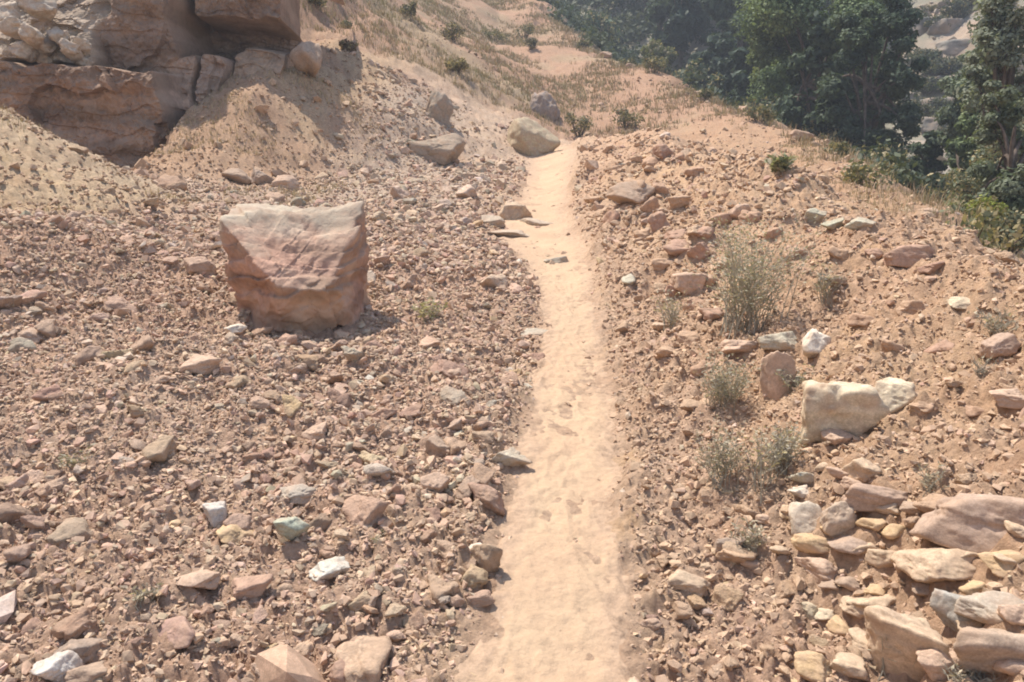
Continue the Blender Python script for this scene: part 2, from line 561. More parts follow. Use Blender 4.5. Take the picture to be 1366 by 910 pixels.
def rock_shape(seed, dims, sub=4, planes=None, nplanes=11, sharp=44, rough=0.11, ledge=0.0, free=False, chip=0.075):
    r = np.random.default_rng(seed)
    D, F = ico(sub)
    if planes is None:
        n = r.normal(size=(nplanes, 3))
        n[:6] = np.array([[1, 0, 0], [-1, 0, 0], [0, 1, 0], [0, -1, 0], [0, 0, 1], [0, 0, -1]]) + 0.24 * r.normal(size=(6, 3))
        dist = r.uniform(0.80, 1.14, nplanes)
        dist[:6] = r.uniform(0.72, 0.98, 6)
        if free:
            n[:6] += 0.45 * r.normal(size=(6, 3))
            dist = r.uniform(0.66, 1.1, nplanes)
    else:
        n = np.array([p[:3] for p in planes], float)
        dist = np.array([p[3] for p in planes], float)
    n = n / np.linalg.norm(n, axis=1)[:, None]
    q = np.maximum(D @ n.T, 0) / dist
    rad = (q ** sharp).sum(1) ** (-1 / sharp)
    rad = np.minimum(rad, 1.7)
    P = D * rad[:, None]
    off = r.uniform(-50, 50, 3)
    disp = rough * (fbm3(P + off, 0.8, 5, seed % 97, 0.55) - 0.7 * np.abs(fbm3(P + off, 0.45, 3, seed % 89, 0.5)))
    if ledge:
        zz = P[:, 2] * 4.2 + 0.8 * fbm3(P + off, 0.9, 3, 7)
        st = (zz - np.floor(zz))
        disp = disp + ledge * (st - 0.5) * np.clip(1.1 - np.abs(D[:, 2]) * 1.2, 0, 1)
    if chip and sub >= 4:
        disp = disp + chip * (facets(P[:, 0] + 0.6 * P[:, 1] + off[0], P[:, 2] + 0.3 * P[:, 1], 0.75, seed % 83, 0.9) + 0.8 * facets(P[:, 0] - 0.5 * P[:, 1] + off[1], P[:, 2] - 0.4 * P[:, 1], 0.3, seed % 79, 0.9))
    P = P + D * disp[:, None]
    lo, hi = P.min(0), P.max(0)
    P = (P - (lo + hi) / 2) / (hi - lo) * np.array(dims)
    P[:, 2] += dims[2] / 2
    return P, F

def rock_obj(name, loc, dims, color, seed, rotz=0.0, tilt=(0, 0), sub=4, mat=None, flat=False, **kw):
    P, F = rock_shape(seed, dims, sub, **kw)
    if tilt != (0, 0):
        Mx = np.array(Matrix.Rotation(tilt[0], 3, 'X') @ Matrix.Rotation(tilt[1], 3, 'Y'))
        c = np.array([0, 0, dims[2] / 2])
        P = (P - c) @ Mx.T + c
    me = mesh_np(name, P, F.ravel(), np.full(len(F), 3), mat or M_ROCK, smooth=not flat)
    o = link(name, me, loc=loc, rotz=rotz)
    o.color = (*color, 1)
    return o

COLS = {
    'red': (0.335, 0.205, 0.150), 'darkred': (0.235, 0.130, 0.098), 'pink': (0.45, 0.318, 0.232), 'tan': (0.45, 0.345, 0.235),
    'ochre': (0.47, 0.33, 0.175), 'grey': (0.345, 0.315, 0.26), 'green': (0.375, 0.365, 0.28), 'white': (0.60, 0.545, 0.45),
    'cream': (0.55, 0.475, 0.335), 'purple': (0.32, 0.225, 0.172), 'brown': (0.27, 0.20, 0.15), 'dark': (0.20, 0.165, 0.14)}

_dust = np.array([0.495, 0.352, 0.245])
COLS = {k: tuple(np.array(v) * 1.22 * 0.68 + _dust * 0.32) for k, v in COLS.items()}
TAKEN = []          # ground already covered by a placed rock: x, y, radius
def rock_px(cx, top, bot, w_, col, label, asp=0.8, seed=None, name='rock', cat='rock', hmin=0.42, rotz=None, group=None, sub=5, sink=0.2, **kw):
    kw.setdefault('free', 'nplanes' not in kw)
    kw.setdefault('sharp', 20)
    """a rock of the size it has in the photograph, standing on the ground it stands on there"""
    seed = seed if seed is not None else int(cx * 7 + top * 13)
    p = at(cx, bot)
    _, _, d = project(p)
    W = w_ * d / FPX
    v = p - np.array([0, 0, CAM_Z])
    th = max(0.0, math.asin(-v[2] / np.linalg.norm(v)))
    dep = asp * W
    P = (bot - top) * d / FPX
    h = max((P - dep * math.sin(th)) / max(math.cos(th), 0.3), hmin * W)
    h_full = h / (1 - sink)
    fwd = np.array([v[0], v[1]]) / np.hypot(v[0], v[1])
    xy = p[:2] + fwd * dep * 0.42
    zc = min(p[2], float(H(*xy))) if th > 0.02 else p[2]
    zc = 0.6 * p[2] + 0.4 * float(H(*xy)) if th > 0.02 else p[2]
    r = random.Random(seed)
    rz = rotz if rotz is not None else r.uniform(-0.5, 0.5)
    o = rock_obj(name, (xy[0], xy[1], zc - sink * h_full), (W * 1.06, dep, h_full), COLS[col] if isinstance(col, str) else col, seed, rz - math.atan2(fwd[0], fwd[1]), sub=sub, **kw)
    TAKEN.append((xy[0], xy[1], 0.5 * max(W * 0.8, dep * 0.8)))
    tag(o, label, cat, group)
    return o

# --- the big boulder in the rubble
bp = at(352, 440)
_, _, bd = project(bp)
BW = 178 * bd / FPX
planes = [(0.0, -0.12, 1, 0.86), (0.26, -0.64, 0.72, 0.50), (-0.55, -0.82, -0.12, 0.66), (0.15, -0.95, -0.30, 0.80), (-0.98, 0.05, -0.08, 0.92), (0.97, -0.12, -0.02, 0.92),
          (0, 1, 0.1, 0.9), (0, 0, -1, 0.8), (0.55, -0.75, -0.55, 0.86)]
o = rock_obj('boulder', (bp[0] + 0.11, bp[1] + 0.44, bp[2] - 0.13), (BW * 1.05, 1.15, 0.90), (0.42, 0.262, 0.192), 5, rotz=0.06, sub=7, mat=M_BIG, planes=planes, sharp=70, rough=0.085, ledge=0.06, chip=0.10)
tag(o, 'big blocky red boulder with paler greenish top standing in the rubble left of the path', 'boulder')
TAKEN.append((bp[0] + 0.17, bp[1] + 0.36, 0.40))

HEROES = [
    # right-hand bank
    (1117, 497, 592, 100, 'cream', 'large pale yellowish slab with flat sunlit top on the right bank', dict(asp=0.75, rotz=0.25, nplanes=9, hmin=0.3)),
    (1192, 503, 556, 56, 'cream', 'smaller pale yellowish block lying against the right end of the large pale slab', dict(asp=0.8)),
    (1115, 568, 600, 42, 'pink', 'round pinkish stone tucked under the front of the large pale slab', dict()),
    (1087, 434, 480, 46, 'white', 'bright white rounded rock above the large pale slab on the bank', dict(asp=0.9)),
    (1040, 447, 472, 56, 'green', 'low flat grey green stone left of the bright white rock', dict(asp=0.7)),
    (1036, 466, 530, 44, 'pink', 'upright pinkish stone below the flat grey green one, behind dry weeds', dict(asp=0.6, sink=0.2)),
    (1332, 440, 480, 46, 'purple', 'dark purple rounded rock alone near the right edge of the bank', dict(asp=0.9)),
    (1303, 660, 738, 160, (0.42, 0.305, 0.23), 'long ledge of reddish rock with pale pink rim and shaded front at right edge', dict(asp=0.5, rotz=-0.05, sub=5, nplanes=9)),
    (1246, 714, 792, 112, 'tan', 'yellowish lumpy boulder just below the long reddish ledge', dict(asp=0.75, sub=5)),
    (1332, 724, 772, 52, 'ochre', 'small ochre pointed rock under the shaded front of the reddish ledge', dict()),
    (1272, 786, 852, 62, (0.38, 0.35, 0.30), 'speckled blue grey rock below the yellowish lumpy boulder', dict(asp=0.7)),
    (1320, 768, 830, 74, 'grey', 'dull grey green block right of the speckled blue grey rock', dict(asp=0.8)),
    (1205, 798, 910, 112, 'tan', 'large tan cracked slab leaning in the lower right pile of rocks', dict(asp=0.6, rotz=-0.3, tilt=(0.35, 0), sub=5, nplanes=9)),
    (1160, 784, 832, 58, 'tan', 'flattish tan stone at the upper left end of the cracked slab', dict()),
    (1330, 828, 915, 120, (0.41, 0.31, 0.23), 'large brown pink rock with shaded front in the lower right corner', dict(asp=0.55, sub=5)),
    (1247, 850, 905, 62, 'pink', 'long pinkish grey rock between the cracked slab and the corner rock', dict(asp=0.7, rotz=0.5)),
    (1083, 864, 916, 52, 'ochre', 'smooth orange ochre rock at the bottom edge, left of the cracked slab', dict(asp=0.8)),
    (1352, 800, 852, 56, 'pink', 'pale pink rock at the right edge above the corner rock', dict()),
    (1076, 667, 722, 56, (0.54, 0.45, 0.345), 'whitish pink blocky rock at the top left of the rock pile', dict(asp=0.7)),
    (1080, 714, 752, 52, 'ochre', 'ochre brown rock directly below the whitish pink block', dict()),
    (1121, 664, 716, 52, (0.47, 0.365, 0.27), 'pale upright slab right of the whitish pink block', dict(asp=0.5, rotz=0.4)),
    (1165, 656, 694, 88, 'purple', 'long dark reddish slab sloping behind the pale upright slab', dict(asp=0.45, rotz=0.2)),
    (1134, 712, 756, 62, (0.38, 0.28, 0.215), 'angular brownish pink rock in front of the pale upright slab', dict()),
    (1090, 752, 780, 66, 'pink', 'low flat pink stone in front of the ochre brown rock', dict(asp=0.6)),
    (1083, 800, 826, 28, (0.56, 0.47, 0.32), 'small cream stone alone on the gravel below the flat pink stone', dict()),
    (972, 711, 744, 36, 'dark', 'dark grey stone at the left of the rock pile beside dry grass', dict()),
    (916, 755, 792, 58, 'tan', 'crumbling tan clod low on the bank beside the path', dict()),
    (1146, 604, 642, 52, 'tan', 'tan rounded rock between the large pale slab and the rock pile', dict()),
    (1070, 624, 652, 36, 'green', 'greenish grey stone left of the tan rounded rock among dry twigs', dict()),
    (1068, 648, 668, 34, 'white', 'small whitish stone on top of the whitish pink block', dict()),
    (1210, 331, 357, 62, 'red', 'flat reddish rock on the crest of the bank', dict(asp=0.5)),
    (1243, 349, 369, 34, 'darkred', 'smaller dark red rock right of the flat reddish rock on the crest', dict()),
    (1084, 280, 301, 36, (0.42, 0.38, 0.28), 'leftmost of the three pale rocks lying together on the bank crest', dict()),
    (1112, 290, 309, 34, (0.40, 0.38, 0.28), 'middle of the three pale rocks lying together on the bank crest', dict()),
    (1146, 290, 306, 38, (0.46, 0.42, 0.32), 'rightmost and palest of the three rocks together on the bank crest', dict()),
    (838, 244, 276, 62, 'brown', 'broad brown clod where the bank meets the far end of the path', dict()),
    (885, 192, 213, 26, 'darkred', 'small dark reddish rock at the far end of the bank crest', dict()),
    (986, 274, 296, 32, 'pink', 'pale pinkish rock on the bank behind the tall grey green weed', dict()),
    (1283, 404, 419, 38, 'cream', 'flat cream stone near the crest above the dark purple rock', dict()),
    (918, 360, 392, 46, 'pink', 'pinkish crumbling clod left of the tall grey green weed', dict()),
    (985, 450, 480, 50, 'pink', 'pinkish tan clod at the foot of the tall grey green weed', dict()),
    (1346, 518, 548, 50, 'pink', 'pinkish stone at the right edge below the dark purple rock', dict()),
    # rubble on the left
    (292, 668, 704, 34, (0.56, 0.52, 0.46), 'small whitish grey cube shaped stone in the red rubble', dict(asp=0.8, nplanes=7)),
    (390, 679, 724, 44, (0.405, 0.412, 0.315), 'pale mint green stone lying in the red rubble', dict()),
    (440, 741, 779, 52, (0.60, 0.56, 0.47), 'bright white flat stone in the rubble below the mint green stone', dict()),
    (635, 726, 743, 32, 'white', 'small pale stone half buried at the left edge of the path', dict()),
    (80, 862, 918, 58, (0.60, 0.54, 0.47), 'large whitish pink stone at the bottom left corner', dict()),
    (112, 838, 884, 58, 'dark', 'dark grey rock behind the large whitish stone at bottom left', dict()),
    (118, 884, 922, 62, 'brown', 'dark brown rock right of the large whitish stone at bottom left', dict()),
    (465, 870, 918, 50, 'darkred', 'dark red block at the bottom edge between the corner and the path', dict()),
    (400, 649, 674, 52, 'grey', 'dull grey stone just above the mint green stone', dict()),
    (586, 579, 613, 30, 'brown', 'brown cube shaped stone standing in the rubble near the path', dict(asp=0.9, nplanes=7)),
    (582, 621, 657, 40, 'pink', 'pink wedge shaped stone just below the brown cube shaped stone', dict()),
    (680, 600, 628, 54, (0.47, 0.40, 0.30), 'pale flat stone set in the left edge of the path', dict()),
    (266, 755, 792, 58, 'pink', 'pinkish angular rock in the lower left rubble', dict()),
    (236, 824, 868, 62, (0.42, 0.27, 0.21), 'salmon pink rock low in the left rubble above the bottom edge', dict()),
    (338, 764, 798, 52, 'red', 'rust red rock right of the pinkish angular rock', dict()),
    (316, 694, 727, 52, 'ochre', 'ochre topped rock just below the whitish cube shaped stone', dict()),
    (268, 470, 500, 54, 'pink', 'pale pinkish rock in the grey stones below the big boulder', dict()),
    (268, 337, 364, 46, 'purple', 'dark purplish slab lying left of the big boulder', dict()),
    (315, 431, 449, 30, 'white', 'small white stone at the foot of the big boulder', dict()),
    (382, 234, 253, 36, 'pink', 'pale pink rock behind the big boulder on the upper rubble', dict()),
    (351, 225, 246, 30, 'dark', 'dark rock just left of the pale pink rock behind the boulder', dict()),
    (318, 224, 246, 46, 'brown', 'brown weathered rock at the foot of the yellow slope behind the boulder', dict()),
    (686, 283, 293, 54, 'tan', 'thin flat slab lying across the far part of the path', dict()),
    (425, 563, 587, 36, 'pink', 'pink stone in the middle of the left rubble', dict()),
    (512, 538, 558, 34, 'red', 'red stone in the rubble halfway between big boulder and path', dict()),
    (548, 536, 558, 34, 'darkred', 'dark red stone right next to the red stone halfway to the path', dict()),
    # crest and hill
    (584, 177, 220, 72, (0.34, 0.265, 0.195), 'brown boulder at the far left end of the crest', dict(sub=5, name='boulder', cat='boulder')),
    (713, 156, 208, 70, (0.42, 0.34, 0.225), 'tan yellowish boulder standing where the path meets the crest', dict(sub=5, name='boulder', cat='boulder')),
    (582, 120, 160, 48, (0.31, 0.255, 0.20), 'grey brown outcrop on the hillside above the brown crest boulder', dict(name='outcrop', cat='outcrop', sink=0.5, free=True, rough=0.2)),
    (722, 121, 154, 50, (0.29, 0.235, 0.20), 'dull brown outcrop on the hillside above the tan crest boulder', dict(name='outcrop', cat='outcrop', sink=0.5, free=True, rough=0.2)),
]
for (cx, t_, b_, ww, col, lab, kw) in HEROES:
    rock_px(cx, t_, b_, ww, col, lab, **kw)

_q = random.Random(21)
PILE = [(1100, 628, 24), (1118, 640, 30), (1135, 655, 26), (1062, 690, 26), (1108, 722, 28), (1160, 712, 36), (1182, 690, 34), (1196, 722, 40), (1150, 745, 34), (1180, 762, 44), (1130, 790, 34), (1105, 790, 26),
        (1210, 770, 36), (1140, 830, 44), (1120, 850, 34), (1150, 872, 46), (1100, 832, 30), (1232, 800, 34), (1300, 848, 44), (1345, 760, 40), (1300, 800, 40), (1270, 900, 50), (1312, 902, 56), (1350, 905, 50), (1130, 905, 44), (1290, 752, 34),
        (1215, 690, 30), (1168, 800, 30), (1360, 720, 40), (1090, 692, 24), (1020, 700, 24), (1040, 742, 28), (1000, 760, 26)]
for k, (cx, b_, ww) in enumerate(PILE):
    c_ = _q.choice(['tan', 'tan', 'cream', 'pink', 'ochre', 'brown'])
    wd_ = {'tan': 'tan', 'cream': 'pale beige', 'pink': 'pinkish', 'ochre': 'ochre', 'brown': 'brown'}[c_]
    rock_px(cx, b_ - ww * _q.uniform(0.55, 0.8), b_, ww, c_, wd_ + ' broken rock wedged between the larger rocks of the lower right pile', group=wd_ + ' rocks wedged in the lower right pile', seed=900 + k, sub=4)
CLODS = [(845, 262, 34), (866, 286, 30), (880, 305, 34), (858, 322, 26), (900, 318, 30), (905, 345, 40), (930, 352, 34), (884, 360, 30), (942, 385, 38), (925, 412, 36), (900, 398, 28), (950, 428, 34), (880, 262, 26), (905, 280, 26),
         (826, 268, 30), (815, 300, 26), (936, 320, 28), (960, 300, 26), (1000, 300, 26), (1030, 322, 28), (1060, 345, 26), (1120, 350, 28), (1165, 345, 26), (1150, 440, 30), (1215, 420, 30), (1255, 470, 34), (1190, 470, 28), (920, 460, 32), (890, 480, 28), (940, 500, 30), (1300, 560, 34), (1230, 560, 30),
         (870, 225, 24), (905, 215, 22), (925, 235, 24), (850, 215, 20)]
for k, (cx, b_, ww) in enumerate(CLODS):
    far_ = b_ < 440 and cx < 965
    lab_ = 'crumbling reddish clod on the path side of the bank, above the weeds' if far_ else 'crumbling reddish clod on the open face or crest of the bank'
    rock_px(cx, b_ - ww * _q.uniform(0.5, 0.75), b_, ww * _q.uniform(0.8, 1.25), _q.choice([(0.44, 0.285, 0.19), (0.46, 0.31, 0.205), (0.41, 0.26, 0.185)]), lab_, name='clod', cat='clod', group='clods on the path side of the bank' if far_ else 'clods on the bank face', seed=950 + k, sub=4, rough=0.2, sharp=14, free=True, sink=0.3)
SLABS = [(676, 318, 70, 'broad pale slab sunk flush in the far part of the path'), (712, 302, 50, 'narrow pale slab sunk in the far part of the path, right of the broad one'), (655, 300, 34, 'small pale slab on the left edge of the far path'), (718, 448, 44, 'pale grey flat stone on the left edge of the path below the far slabs'), (742, 352, 34, 'grey flat stone in the middle of the path below the far slabs')]
for k, (cx, b_, ww, lab_) in enumerate(SLABS):
    rock_px(cx, b_ - 12, b_, ww, (0.46, 0.37, 0.275) if k < 3 else (0.40, 0.345, 0.265), lab_, seed=990 + k, asp=0.8, hmin=0.08, sink=0.45, name='slab', cat='slab')

# ------------------------------------------------------------------ the cliff at the upper left
def world_px(px, py, y):
    d = ray(px, py)
    t = y / d[1]
    return np.array([d[0] * t, y, CAM_Z + d[2] * t])


def cliff():
    xs = np.linspace(-16.0, -4.3, 640); zs = np.linspace(0.2, 7.4, 400)
    X, Z = np.meshgrid(xs, zs)
    Z = 0.2 + (Z - 0.2) * (0.74 + 0.26 * sst(-4.6, -8.0, X))
    wx = X + 0.16 * fbm2(X, Z, 0.8, 3, 201); wz = Z + 0.16 * fbm2(X, Z, 0.8, 3, 211)
    D = 16.5 + 0.30 * (Z - 2.0) + 0.35 * np.maximum(X + 5.0, 0) ** 1.5
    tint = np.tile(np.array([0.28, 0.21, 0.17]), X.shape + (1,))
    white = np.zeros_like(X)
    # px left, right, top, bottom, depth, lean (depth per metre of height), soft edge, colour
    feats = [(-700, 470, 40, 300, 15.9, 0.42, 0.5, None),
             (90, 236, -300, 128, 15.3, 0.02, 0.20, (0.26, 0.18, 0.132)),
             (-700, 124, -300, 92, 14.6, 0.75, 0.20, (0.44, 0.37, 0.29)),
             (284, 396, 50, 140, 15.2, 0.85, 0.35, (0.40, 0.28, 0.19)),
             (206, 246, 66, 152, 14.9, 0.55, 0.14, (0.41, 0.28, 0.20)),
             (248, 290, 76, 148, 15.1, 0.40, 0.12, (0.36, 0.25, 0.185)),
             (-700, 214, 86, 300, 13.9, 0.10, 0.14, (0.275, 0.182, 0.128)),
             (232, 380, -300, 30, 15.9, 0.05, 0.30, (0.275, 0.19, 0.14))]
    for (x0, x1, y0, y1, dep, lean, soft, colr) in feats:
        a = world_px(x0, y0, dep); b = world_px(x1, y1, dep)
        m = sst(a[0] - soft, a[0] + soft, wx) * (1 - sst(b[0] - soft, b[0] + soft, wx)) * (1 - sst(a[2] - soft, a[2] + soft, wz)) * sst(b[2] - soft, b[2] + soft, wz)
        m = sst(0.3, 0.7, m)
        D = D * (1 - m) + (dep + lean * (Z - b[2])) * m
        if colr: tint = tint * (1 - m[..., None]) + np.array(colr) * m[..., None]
        if x1 == 124: white = m
    D = D + 0.16 * facets(wx, wz, 1.3, 221, 0.6) + 0.11 * facets(wx, wz, 0.40, 231, 0.8) * (0.7 + 2.6 * white) + 0.09 * facets(wx, wz, 0.16, 233, 0.9) + 0.085 * fbm2(X, Z, 0.35, 5, 241, 0.6)
    st = Z * 3.1 + 0.25 * X + 0.8 * fbm2(X, Z, 1.1, 3, 245)
    D = D + 0.035 * (st - np.floor(st))
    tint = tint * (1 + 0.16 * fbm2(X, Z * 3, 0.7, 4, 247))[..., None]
    D = np.maximum(D, 12.8)
    # the relief closes backwards at its top and its right end
    P = np.stack([X, D, Z], -1)
    top = P[-1:].copy(); top[..., 1] += 5; top[..., 2] += 0.6
    P = np.concatenate([P, top], 0); tint = np.concatenate([tint, tint[-1:]], 0)
    side = P[:, -1:].copy(); side[..., 1] += 3; side[..., 0] -= 0.4
    P = np.concatenate([P, side], 1); tint = np.concatenate([tint, tint[:, -1:]], 1)
    nz, nx = P.shape[:2]
    i = np.arange((nz - 1) * (nx - 1)); r0, a0 = i // (nx - 1), i % (nx - 1)
    F = np.stack([r0 * nx + a0, r0 * nx + a0 + 1, (r0 + 1) * nx + a0 + 1, (r0 + 1) * nx + a0], -1)
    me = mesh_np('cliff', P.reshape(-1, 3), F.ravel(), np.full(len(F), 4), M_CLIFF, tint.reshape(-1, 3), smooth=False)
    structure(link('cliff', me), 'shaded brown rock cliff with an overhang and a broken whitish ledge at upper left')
cliff()

p = world_px(409, 94, 16.0)
o = rock_obj('boulder', (p[0], p[1], p[2] - 0.1), (0.62, 0.8, 0.62), (0.36, 0.27, 0.20), 107, rotz=0.3, sharp=7, nplanes=16, free=True)
tag(o, 'rounded brown boulder perched on the hillside right of the overhang', 'boulder')
_r = random.Random(4)
for k, (cx, cy, s_) in enumerate([(20, 40, 30), (44, 52, 34), (62, 64, 28), (30, 70, 28), (78, 52, 30), (96, 70, 26), (108, 62, 24), (8, 22, 34), (56, 10, 44), (112, 84, 18)]):
    p = world_px(cx, cy, 14.35 + 0.35 * _r.random())
    sz = s_ * p[1] / FPX * 1.15
    o = rock_obj('loose_rock', tuple(p - np.array([0, 0, sz * 0.3])), (sz, sz * 0.9, sz * 0.7), (0.49, 0.41, 0.32), 300 + k, rotz=_r.uniform(0, 3), sub=4, free=True, rough=0.2, tilt=(_r.uniform(-.4, .4), _r.uniform(-.4, .4)))
    tag(o, 'whitish broken rock on the sunlit ledge above the shaded cliff face', 'rock', 'whitish rocks on the cliff ledge')

# ------------------------------------------------------------------ loose stones
def zone_density(x, y):
    """how thickly stones cover the ground: big ones, small ones"""
    pm = path_mask(x, y) * (1 - 0.40 * sst(6.0, 9.5, y) - 0.25 * sst(0.2, 0.6, fbm2(x, y, 0.8, 3, 301)))
    rub = sst(0.10, -0.14, x - (path_c(y) - path_h(y))) * (1 - sst(20.5, 22.5, y))
    patch = np.exp(-((x + 2.9) / 1.3) ** 2 - ((y - 4.0) / 0.55) ** 2)
    cone = cone_m(x, y)
    apron = sst(-2.6, -4.0, x) * sst(10.8, 12.4, y)
    cl = 0.66 + 0.85 * fbm2(x, y, 0.9, 4, 111)
    big = rub * np.clip(cl, 0.15, 1.2) * (1 - 0.85 * patch) * (1 - 0.93 * np.clip(cone, 0, 1)) * (1 - 0.86 * apron)
    near_bank = sst(-0.04, 0.16, x - (path_c(y) + path_h(y)))
    bank = near_bank * (1 - sst(20, 24, y)) * (1 - sst(3.2, 4.5, x) * (0.85 - 0.45 * sst(9, 14, y)))
    big = big + bank * 0.26 * np.clip(cl, 0.2, 1.2)
    small = rub * (1 - 0.6 * np.clip(cone, 0, 1)) * (1 - 0.4 * apron) + bank * (0.78 - 0.34 * sst(0.9, 1.9, x)) + pm * 0.10
    crest = sst(-1.6, -0.9, x) * sst(1.6, 1.0, x) * sst(16, 18.5, y) * (1 - sst(22.5, 24, y))
    big = big * (1 - 0.8 * crest); small = small * (1 - 0.6 * crest)
    big = big * (1 - pm) + 0.10 * sst(22, 25, y) * np.clip(0.5 + 1.4 * fbm2(x, y, 2.2, 3, 115), 0, 2)
    small = small * (1 - 0.88 * pm) + 0.22 * sst(22, 25, y) * np.clip(0.5 + 1.2 * fbm2(x, y, 1.6, 3, 117), 0, 2)
    return big, small

def sample(n_per_m2, r0, r1, which, power=0):
    """points over the seen sector, even per square metre (power 0) or thinning with distance (power 2)"""
    half = R_(43)
    if power == 0:
        n = int(n_per_m2 * half * (r1 * r1 - r0 * r0))
        rr_ = np.sqrt(rng.uniform(r0 * r0, r1 * r1, n))
    else:
        n = int(n_per_m2 * 2 * half * r0 * r0 * math.log(r1 / r0))
        rr_ = r0 * (r1 / r0) ** rng.uniform(0, 1, n)
    a = rng.uniform(-half, half, n)
    x, y = np.sin(a) * rr_, np.cos(a) * rr_ - 0.2
    keep = rng.uniform(0, 1, n) < zone_density(x, y)[which]
    keep &= x < rim_x(y) + 0.6
    x, y = x[keep], y[keep]
    if TAKEN:
        T = np.array(TAKEN)
        ok = np.ones(len(x), bool)
        for tx, ty, tr in T:
            ok &= np.hypot(x - tx, y - ty) > tr * 0.9
        x, y = x[ok], y[ok]
    return x, y

sets = []
def add_set(x, y, size):
    sets.append(np.stack([x, y, size], -1))
x, y = sample(64, 1.0, 9, 0);            add_set(x, y, np.clip(rng.lognormal(math.log(0.070), 0.44, len(x)), 0.04, 0.20))
x, y = sample(46, 9, 34, 0);             add_set(x, y, np.clip(rng.lognormal(math.log(0.10), 0.46, len(x)), 0.06, 0.36))
x, y = sample(430, 0.9, 7, 0);           add_set(x, y, np.clip(rng.lognormal(math.log(0.036), 0.3, len(x)), 0.02, 0.065))
x, y = sample(470, 7, 24, 0, 2);         add_set(x, y, np.clip(rng.lognormal(math.log(0.055), 0.3, len(x)), 0.03, 0.10))
x, y = sample(1100, 0.9, 7, 1);           add_set(x, y, np.clip(rng.lognormal(math.log(0.025), 0.32, len(x)), 0.012, 0.055))
x, y = sample(620, 7, 48, 1, 2);         add_set(x, y, np.clip(rng.lognormal(math.log(0.045), 0.3, len(x)), 0.025, 0.085))
x, y = sample(3800, 0.8, 4.5, 1);        add_set(x, y, np.clip(rng.lognormal(math.log(0.0135), 0.3, len(x)), 0.007, 0.022))
x, y = sample(2800, 4.5, 9, 1, 2);       add_set(x, y, np.clip(rng.lognormal(math.log(0.018), 0.3, len(x)), 0.010, 0.03))
ST = np.concatenate(sets)
sx_, sy_, ss_ = ST.T
sz_ = H(sx_, sy_)

FAM = ['red', 'pink', 'tan', 'grey', 'green', 'white', 'brown', 'darkred', 'ochre']
FAMCOL = np.array([COLS[f] for f in FAM])
FAMCOL[FAM.index('white')] = (0.54, 0.48, 0.40)
FAMCOL[FAM.index('green')] = (0.40, 0.37, 0.28)
clod = np.array([0.50, 0.345, 0.225])
hillm = sst(22, 25, sy_)[:, None]
conem = np.maximum(cone_m(sx_, sy_), sst(-2.4, -3.8, sx_) * sst(10.6, 12.2, sy_) * (1 - sst(19, 22, sy_)))[:, None]
g1 = sst(-0.2, 0.6, fbm2(sx_, sy_, 1.6, 3, 131))
far_g = sst(5, 13, sy_) * (sx_ < 0.4)
bk = (sx_ > 0.4).astype(float)
Wt = np.stack([2.6 - 1.3 * far_g, 2.2 + 0 * g1, 0.8 + 1.4 * bk + 0.8 * far_g, 0.35 + 0.9 * g1 + 1.0 * far_g, 0.12 + 0.5 * g1 + 0.5 * far_g, 0.10 + 0.12 * g1,
               0.9 - 0.4 * bk, 0.55 - 0.45 * bk, 0.25 + 0.7 * bk], -1)
Wt = np.cumsum(Wt, 1); Wt /= Wt[:, -1:]
fam = (rng.uniform(0, 1, len(ss_))[:, None] > Wt).sum(1)
_dm = np.clip(0.33 + 0.27 * (ss_ < 0.045) + rng.normal(0, 0.12, len(ss_)), 0.1, 0.85)[:, None]
scol = (FAMCOL[fam] * (1 - _dm) + _dm * _dust) * rng.uniform(0.80, 1.24, (len(ss_), 1)) * rng.uniform(0.95, 1.05, (len(ss_), 3))

kb = (bk * (rng.uniform(0, 1, len(ss_)) < 0.72))[:, None]
scol = scol * (1 - 0.75 * kb) + clod * 0.75 * kb * rng.uniform(0.85, 1.1, (len(ss_), 1))

scol = scol * (1 - 0.75 * hillm) + np.array([0.36, 0.245, 0.165]) * 0.75 * hillm * rng.uniform(0.75, 1.2, (len(ss_), 1))

scol = scol * (1 - 0.72 * conem) + np.array([0.44, 0.30, 0.19]) * 0.72 * conem * rng.uniform(0.85, 1.15, (len(ss_), 1))

# which stones show largest
ppx, ppy, pd = project(np.stack([sx_, sy_, sz_], -1))
inframe = (ppx > 5) & (ppx < 1361) & (ppy > 5) & (ppy < 905) & (pd > 0.3)
psize = np.where(inframe, ss_ / np.maximum(pd, 0.1), 0)
N_IND = 300
order = np.argsort(-psize)
ind = order[:N_IND]
rest = np.setdiff1d(np.arange(len(ss_)), ind)

def rot_mats(n, tilt):
    a = rng.uniform(0, 2 * math.pi, n)
    b = rng.normal(0, tilt, n)
    c = rng.normal(0, tilt, n)
    ca, sa, cb, sb, cc, sc_ = np.cos(a), np.sin(a), np.cos(b), np.sin(b), np.cos(c), np.sin(c)
    z = np.zeros(n); o1 = np.ones(n)
    Rz = np.stack([ca, -sa, z, sa, ca, z, z, z, o1], -1).reshape(-1, 3, 3)
    Rx = np.stack([o1, z, z, z, cb, -sb, z, sb, cb], -1).reshape(-1, 3, 3)
    Ry = np.stack([cc, z, sc_, z, o1, z, -sc_, z, cc], -1).reshape(-1, 3, 3)
    return Rx @ Ry @ Rz

